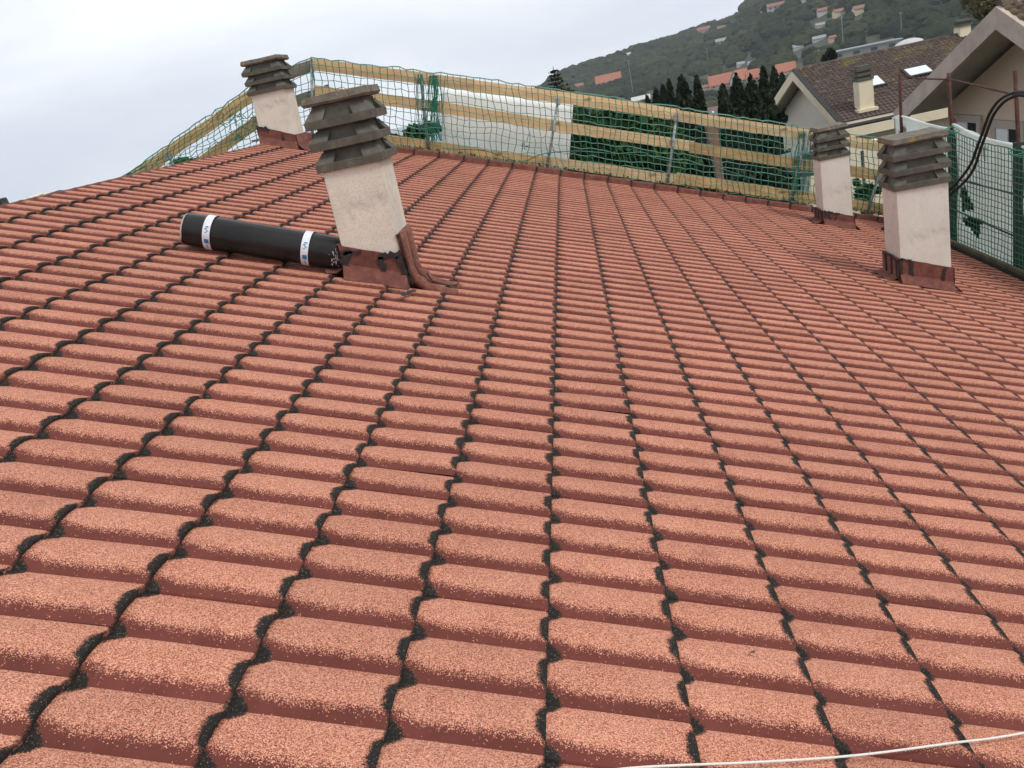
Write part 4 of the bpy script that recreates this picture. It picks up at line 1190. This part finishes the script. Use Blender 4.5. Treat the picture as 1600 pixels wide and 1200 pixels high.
def net_mesh(corners_top, corners_bot, cell, rcord, seed, mat='net', wob=.018, rnd=.006, off=-.055, fn=None, nrm=None):
    # corners_*: polylines (world) with matching parameter; cords laid both ways with sag and jitter
    def plen(P): return sum((b - a).length for a, b in zip(P, P[1:]))
    def pat(P, f):
        L = plen(P) * f
        for a, b in zip(P, P[1:]):
            l_ = (b - a).length
            if L <= l_ or b is P[-1]: return a.lerp(b, min(1.05, L / l_))
            L -= l_
    LT = plen(corners_top); nx = max(2, int(LT / cell)); hts = (corners_top[0] - corners_bot[0]).length
    hm = max((a - b).length for a, b in zip(corners_top, corners_bot)); ny = max(2, int(hm / cell))
    rng = random.Random(seed); nr = nrm or FN
    G = []
    for i in range(nx + 1):
        t_ = pat(corners_top, i / nx); b_ = pat(corners_bot, i / nx); col_ = []
        for j in range(ny + 1):
            f = j / ny
            p = t_.lerp(b_, f)
            nz = noise.noise(Vector((i * .21, j * .25, seed))); nz2 = noise.noise(Vector((i * .17, j * .4, seed + 9))); nz3 = noise.noise(Vector((i * .35, j * .2, seed + 19)))
            amp = wob * (.25 + 1.5 * f)
            dx = (corners_top[-1] - corners_top[0]).normalized()
            p = p + dx * (nz * amp * 1.7 + rng.gauss(0, rnd)) + Vector((0, 0, 1)) * (nz2 * amp * 1.3 + rng.gauss(0, rnd)) + nr * (nz3 * wob * .8)
            col_.append(p)
        G.append(col_)
    vs, fs = [], []
    def cord(a, b, r):
        d = (b - a); 
        if d.length < 1e-5: return
        d.normalize(); s = d.cross(nr).normalized(); k = len(vs)
        for q in (a, b):
            vs.extend((q + s * r, q - s * r * .6 + nr * r, q - s * r * .6 - nr * r))
        for e in range(3): fs.append((k + e, k + (e + 1) % 3, k + 3 + (e + 1) % 3, k + 3 + e))
    for i in range(nx + 1):
        for j in range(ny + 1):
            if i < nx: cord(G[i][j], G[i + 1][j], rcord * (1.6 if j == 0 else 1))
            if j < ny: cord(G[i][j], G[i][j + 1], rcord)
    return vs, fs, G
NO = -.065
def nf(x, y): return fence_pt(x, y, NO)
# verge net
vs, fs, G = net_mesh([nf(486, 90), nf(742, 121), nf(1060, 168), nf(1392, 219)], [nf(500, 222), nf(742, 252), nf(1050, 290), nf(1392, 338)], .098, .0062, 4, wob=.030, rnd=.008)
# gathered folds of net and rope tied low
b_ = bmesh.new()
def rope(pts, r, seg=5):
    tube(b_, spline(pts, 5), r, seg)
rope([nf(690, 232), nf(760, 236), nf(812, 252), nf(850, 240), nf(900, 236), nf(960, 240), nf(1004, 238), nf(1020, 246), nf(1060, 254), nf(1120, 262), nf(1180, 280), nf(1262, 290)], .007)
rng = random.Random(6)
for k in range(26):
    x = 679 + rng.gauss(0, 3.6)
    rope([nf(x + rng.gauss(0, 2), 118), nf(x + rng.gauss(0, 3.5), 150), nf(x + rng.gauss(0, 4), 185), nf(x + rng.gauss(0, 5), 220)], .0046, 4)
for k in range(9):
    x = 655 + rng.gauss(0, 3)
    rope([nf(x, 116), nf(x + rng.gauss(0, 4), 150), nf(x + 2 + rng.gauss(0, 4), 205)], .0040, 4)
for k in range(12):
    x = 1258 + rng.gauss(0, 8)
    rope([nf(x, 205), nf(x - 6 + rng.gauss(0, 4), 250), nf(x - 12 + rng.gauss(0, 4), 305)], .0045, 4)
for k in range(10):
    x = 818 + rng.gauss(0, 6); y = 226 + rng.gauss(0, 5)
    rope([nf(x, y), nf(x + rng.gauss(0, 5), y + rng.gauss(0, 5))], .005, 4)
bme = bpy.data.meshes.new('tmp'); b_.to_mesh(bme); b_.free()
k0 = len(vs); vs += [v.co.copy() for v in bme.vertices]; fs += [tuple(k0 + i for i in p.vertices) for p in bme.polygons]
tag(pydata('safety_net', vs, fs, M['net']), 'green safety net hung over the timber guard rail along the far verge', 'net')
# left net
vs, fs, G = net_mesh([nf(188, 279), nf(300, 199), nf(400, 128), nf(487, 90)], [nf(180, 300), nf(300, 272), nf(400, 238), nf(497, 222)], .098, .0056, 14, wob=.03, rnd=.01)
rng = random.Random(9)
for k in range(70):   # bunched folds near the far chimney
    a = nf(378 + rng.gauss(0, 22), 175 + rng.random() * 45); d = Vector((rng.gauss(0, 1), 0, rng.gauss(0, 1))).normalized() * .09
    s = Vector((d.z, 0, -d.x)).normalized() * .0042; k0 = len(vs)
    vs += [a - s, a + s, a + d + s, a + d - s, a - s + FN * .006, a + s + FN * .006, a + d + s + FN * .006, a + d - s + FN * .006]
    fs += [(k0, k0 + 1, k0 + 2, k0 + 3), (k0 + 4, k0 + 7, k0 + 6, k0 + 5), (k0, k0 + 3, k0 + 7, k0 + 4), (k0 + 1, k0 + 5, k0 + 6, k0 + 2)]
tag(pydata('safety_net', vs, fs, M['net']), 'green safety net on the left rail running down behind the ridge', 'net')

# leaf litter along the toe board
rng = random.Random(12); pts = []
for k in range(900):
    x = rng.uniform(605, 1385); y = interp([(600, 226), (852, 262), (1068, 292), (1392, 338)], x)
    if rng.random() > .35 + .65 * (noise.noise(Vector((x / 30, 0, 0))) + .5): continue
    pts.append(fence_pt(x, y, rng.uniform(-.10, -.02)) + Vector((0, 0, rng.uniform(-.02, .05))))
vs, fs = leaf_cloud(pts, .035, rng)
o = pydata('leaf_litter', vs, fs, M['leafbits']); o['kind'] = 'stuff'; o['label'] = 'brown leaf litter caught along the toe board'; o['category'] = 'leaf litter'

# white sheet behind the rail
def sheet(name, grid, mat, label, cat, nx=16, ny=8, thick=.02, wob=.01, hole=None, seed=0, nrm=FN):
    (tl, tr, br, bl) = grid
    vs, fs = [], []
    for j in range(ny + 1):
        for i in range(nx + 1):
            a = tl.lerp(tr, i / nx); b = bl.lerp(br, i / nx); p = a.lerp(b, j / ny)
            p += nrm * wob * 2 * noise.noise(Vector((i * .45, j * .5, seed))) + Vector((0, 0, 1)) * (wob * .8 * noise.noise(Vector((i * .6, 3, seed))) if j in (0,) else 0)
            vs.append(p)
    N = len(vs); vs += [p + nrm * thick for p in vs]
    used = set()
    for j in range(ny):
        for i in range(nx):
            if hole and hole((i + .5) / nx, (j + .5) / ny): continue
            a = j * (nx + 1) + i; q = (a, a + 1, a + nx + 2, a + nx + 1)
            fs.append(q); fs.append(tuple(N + k for k in q[::-1]))
            for s_, t_ in ((q[0], q[1]), (q[1], q[2]), (q[2], q[3]), (q[3], q[0])): used.add((s_, t_))
    for (s_, t_) in list(used):
        if (t_, s_) not in used: fs.append((t_, s_, N + s_, N + t_))
    return tag(pydata(name, vs, fs, mat, None, True), label, cat)
M['sheetmat'] = rough_mat('white_painted_sheet', (0.80, 0.84, 0.85), (0.88, 0.91, 0.92), 1.2, rough=0.6, bmp=0.1)
q = lambda x, y: fence_pt(x, y, .45)
sheet('white_sheet', (q(688, 136), q(896, 160), q(888, 268), q(692, 236)), M['sheetmat'], 'white sheet standing behind the middle of the guard rail', 'sheet')

# ================================================================== EAVE SCREEN (scaffold, sheeting, net)
XS = 5.50
def es(x, y, X=XS): return atX(x, y, X)
plank_z = lambda: None
bm = bmesh.new(); box(bm, (5.36, -2.4, -2.07), (5.41, 12.35, -1.90))
tag(obj('edge_plank', bm, M['olive']), 'long olive-brown edge plank along the eave gutter at the right', 'plank')
def es_post(x0, y0, x1, y1, lab):
    a, b = es(x0, y0, XS + .06), es(x1, y1, XS + .06)
    Yp = b.y; top = a.z
    th = thing('scaffold_post', lab, 'scaffold post', (XS + .06, Yp, -9))
    lean = (a.y - b.y)
    bm = bmesh.new(); tube(bm, [(0, 0, 0), (0, 0, b.z + 9), (0, lean, top + 9)], .024, 10); obj('tube', bm, M['rust'], th, True)
    return th, Yp, top
def green_wrap(Yp, z0, z1, th):
    bm = bmesh.new(); box(bm, (-.045, -.055, z0 + 9), (.045, .055, z1 + 9)); obj('dark_green_sleeve', bm, M['green_post'], th)
t3, y3, z3 = es_post(1586, 110, 1592, 235, 'rusty scaffold post nearest the right edge, crossed by the black cables')
t2, y2, z2 = es_post(1482, 114, 1487, 200, 'rusty scaffold post rising just behind the widest chimney')
t1, y1, z1 = es_post(1406, 114, 1408, 190, 'rusty scaffold post farthest left of the three, at the corner')
green_wrap(y3, -2.15, es(1592, 225).z, t3); green_wrap(y2, -2.2, es(1487, 205).z, t2)
# short stub beside post 2
bm = bmesh.new(); a = es(1492, 184, XS + .15); tube(bm, [Vector((a.x, a.y, -3)), a], .03, 8)
tag(obj('steel_stub', bm, M['rust'], None, True), 'short brown steel stub right of the middle rusty post', 'post')
bm = bmesh.new()
tube(bm, spline([es(1406, 116), es(1430, 122), es(1460, 123.5), es(1484, 124)], 5) , .011, 8)
tag(obj('handrail_tube', bm, M['rust'], None, True), 'bent thin rusty tube between the left and middle scaffold posts', 'tube')
bm = bmesh.new()
tube(bm, spline([es(1484, 124), es(1520, 132), es(1586, 148), es(1600, 149), es(1720, 170)], 5), .014, 8)
tag(obj('handrail_tube', bm, M['rust'], None, True), 'thin rusty tube with pale drips between the middle and right scaffold posts', 'tube')
for (ya, yb, lab) in (((1495, 280), (1592, 305), 'upper dark green bar behind the white sheeting net'), ((1487, 326), (1592, 372), 'lower dark green bar behind the white sheeting net')):
    a, b = es(*ya, XS - .03), es(*yb, XS - .03); dd = (b - a)
    bm = bmesh.new(); tube(bm, [a - dd * .1, b + dd * 1.3], .012, 8)
    tag(obj('cross_bar', bm, M['green_post'], None, True), lab, 'bar')
# sheeting with tears
a_tl, a_tr = es(1398, 185, XS + .1), es(1640, 243, XS + .1)
def S_(x, y): return es(x, y, XS + .1)
ptop = [S_(1398, 184), S_(1412, 181), S_(1440, 190), S_(1483, 200), S_(1495, 194), S_(1530, 212), S_(1588, 226), S_(1640, 236)]
def sheeting():
    nx, ny = 110, 46; vs, fs = [], []
    ya, yb = ptop[0].y, 5.2
    tops = [(p.y, p.z) for p in ptop]; tops.sort()
    tops = [(4.0, tops[0][1])] + tops
    px = {}
    for i in range(nx + 1):
        y = lerp(ya, yb, i / nx); zt = interp(tops, y)
        for j in range(ny + 1):
            z = lerp(zt, -2.12, j / ny)
            p = Vector((XS + .10 + .05 * noise.noise(Vector((y * 1.7, z * 1.3, 0))) + .02 * noise.noise(Vector((y * 6, z * 3, 5))), y, z))
            vs.append(p)
    N = len(vs)
    def inside(P, poly):
        c = False
        for i in range(len(poly)):
            (x1_, y1_), (x2_, y2_) = poly[i], poly[i - 1]
            if (y1_ > P[1]) != (y2_ > P[1]) and P[0] < (x2_ - x1_) * (P[1] - y1_) / (y2_ - y1_) + x1_: c = not c
        return c
    H = [[(1503, 340), (1515, 340), (1534, 346), (1533, 360), (1528, 373), (1518, 362), (1508, 352)],
         [(1500, 292), (1508, 292), (1514, 308), (1524, 329), (1501, 330)], [(1536, 228), (1541, 232), (1540, 252), (1536, 250)],
         [(1404, 208), (1409, 196), (1414, 198), (1416, 210)]]
    used = {}
    for i in range(nx):
        for j in range(ny):
            a = i * (ny + 1) + j; qd = (a, a + 1, a + ny + 2, a + ny + 1)
            c = sum((vs[k] for k in qd), Vector()) / 4; pp = proj(c)
            if pp and any(inside(pp, h) for h in H): continue
            fs.append(qd)
            for s_, t_ in zip(qd, qd[1:] + qd[:1]): used[(s_, t_)] = 1
    front = list(fs)
    vs2 = vs + [p + Vector((.004, 0, 0)) for p in vs]
    fs += [tuple(N + k for k in f[::-1]) for f in front]
    for (s_, t_) in used:
        if (t_, s_) not in used: fs.append((t_, s_, N + s_, N + t_))
    return tag(pydata('white_sheeting', vs2, fs, M['tarp'], None, True), 'torn white plastic sheeting hung behind the green net at the right eave', 'sheeting')
sheeting()
# rope-like rolled top hem and torn flap
bm = bmesh.new(); tube(bm, spline([p + Vector((-.03, 0, .0)) for p in ptop], 5), .017, 7)
hem = obj('rolled_hem', bm, M['tarp'], None, True); tag(hem, 'rolled white hem tied along the top of the torn sheeting', 'hem')
# eave net
vs, fs, G = net_mesh([es(1470, 206, XS - .07), es(1487, 204, XS - .07), es(1530, 222, XS - .07), es(1592, 235, XS - .07), es(1760, 268, XS - .07)],
                     [es(1470, 372, XS - .07), es(1487, 380, XS - .07), es(1530, 397, XS - .07), es(1592, 424, XS - .07), es(1760, 500, XS - .07)], .083, .0052, 24, wob=.012, rnd=.003, nrm=Vector((1, 0, 0)))
tag(pydata('safety_net', vs, fs, M['net']), 'green safety net over the white sheeting at the right eave', 'net')
# green cord loops round the post tops
for (x, y, lab) in ((1487, 204, 'pale green cord loop round the middle scaffold post'), (1592, 238, 'pale green cord loop round the right scaffold post')):
    c = es(x, y, XS); bm = bmesh.new()
    for k in range(2):
        pts = [c + Vector((math.cos(a) * .10, math.sin(a) * .10, .03 * math.sin(a + k) + k * .02)) for a in [i * math.pi / 8 for i in range(17)]]
        tube(bm, pts, .007, 6)
    tag(obj('cord_loop', bm, M['net_light'], None, True), lab, 'cord')
# black cables
for (o_, lab) in ((0, 'upper of two black cables arching over the right scaffold post'), (1, 'lower of two black cables arching over the right scaffold post')):
    XC = 5.30 + o_ * .03
    P = [(1720, 230), (1660, 160), (1600, 144), (1578, 147), (1560, 158), (1546, 178), (1536, 205), (1526, 232), (1517, 256), (1500, 280), (1480, 300), (1450, 325)]
    if o_: P = [(1722, 238), (1660, 168), (1600, 150), (1580, 153), (1565, 163), (1551, 182), (1541, 208), (1531, 235), (1522, 262), (1508, 283), (1484, 305), (1452, 332)]
    if o_: P = [(x + .5, y - .5) for x, y in P]
    pts = [es(x, y, XC) for x, y in P]
    pts += [Vector((4.9, pts[-1].y + .1, -1.70)), Vector((4.6, pts[-1].y - .1, roof_z(4.6) + .04))]
    bm = bmesh.new(); tube(bm, spline(pts, 6), .018, 10)
    tag(obj('black_cable', bm, M['cable'], None, True), lab, 'cable')

# ================================================================== THINGS BEHIND THE NET
# brick pillar
def brick_mat():
    mt, n, l, p = new_mat('old_brick')
    v = coords(n, 'obj'); b = n.new('ShaderNodeTexBrick'); mp_ = n.new('ShaderNodeMapping'); mp_.inputs['Rotation'].default_value = (R(90), 0, 0)
    l.new(v, mp_.inputs[0]); l.new(mp_.outputs[0], b.inputs[0]); b.inputs['Scale'].default_value = 5
    b.inputs['Color1'].default_value = (.20, .085, .055, 1); b.inputs['Color2'].default_value = (.28, .13, .085, 1); b.inputs['Mortar'].default_value = (.26, .22, .19, 1)
    l.new(b.outputs[0], p.inputs['Base Color']); p.inputs['Roughness'].default_value = .9; return mt
a = at(1116, 236, 22)
bm = bmesh.new(); s_ = 23.5 / F
hull8(bm, [(-2 * s_, -.2, -.8), (8 * s_, -.2, -.8), (8 * s_, .2, -.8), (-2 * s_, .2, -.8), (-9 * s_, -.2, .8), (8 * s_, -.2, .8), (8 * s_, .2, .8), (-9 * s_, .2, .8)])
hull8(bm, [(-1 * s_, -.15, -6), (7 * s_, -.15, -6), (7 * s_, .15, -6), (-1 * s_, .15, -6), (-1 * s_, -.15, -.802), (7 * s_, -.15, -.802), (7 * s_, .15, -.802), (-1 * s_, .15, -.802)])
o = obj('brick_pillar', bm, brick_mat()); o.location = a; tag(o, 'reddish brick pillar widening upwards behind the rail, under the cypresses', 'pillar')
# grey-green hopper
a = at(1246, 260, 15)
th = thing('metal_hopper', 'grey-green metal hopper on a leg behind the net left of the slim far chimney', 'hopper', (a.x, a.y, a.z))
M['hop'] = rough_mat('grey_green_metal', (0.06, 0.085, 0.08), (0.12, 0.15, 0.145), 4, rough=0.6, bmp=0.1)
bm = bmesh.new(); hull8(bm, [(-.10, -.2, -.16), (.25, -.2, -.20), (.25, .2, -.2), (-.10, .2, -.16), (-.30, -.3, .18), (.33, -.3, .24), (.33, .3, .24), (-.30, .3, .18)]); obj('bin', bm, M['hop'], th)
bm = bmesh.new(); hull8(bm, [(-.33, -.32, .182), (.36, -.32, .242), (.36, .32, .242), (-.33, .32, .182), (-.33, -.32, .22), (.36, -.32, .28), (.36, .32, .28), (-.33, .32, .22)]); obj('rim', bm, M['hop'], th)
bm = bmesh.new(); tube(bm, [(.1, 0, -5), (.1, 0, -.16)], .07, 8); obj('leg', bm, M['galv'], th)
# cream garden wall and dark pole
a = at(1352, 222, 17.5)
bm = bmesh.new(); box(bm, (-1.2, 0, -7), (.9, .25, 0)); o = obj('garden_wall', bm, M['cream']); o.location = a; tag(o, 'cream wall glimpsed through the net between the two right chimneys', 'wall')
a = at(1347, 236, 16.8); bm = bmesh.new(); tube(bm, [(0, 0, -6), (0, 0, 0)], .035, 8); o = obj('dark_pole', bm, M['dark'], None, True); o.location = a; tag(o, 'thin dark pole in front of the cream wall behind the net', 'pole')

# ================================================================== HAZE
bm = bmesh.new(); box(bm, (-3300, -3300, -84), (3300, 3300, 240))
mt = bpy.data.materials.new('haze_air'); mt.use_nodes = True
nt = mt.node_tree; nt.nodes.remove(nt.nodes['Principled BSDF'])
pv = nt.nodes.new('ShaderNodeVolumePrincipled'); pv.inputs['Density'].default_value = 0.00021
pv.inputs['Color'].default_value = (0.86, 0.93, 1.0, 1); pv.inputs['Anisotropy'].default_value = 0.2
nt.links.new(pv.outputs[0], nt.nodes['Material Output'].inputs['Volume'])
hz = obj('haze', bm, mt); hz['kind'] = 'stuff'
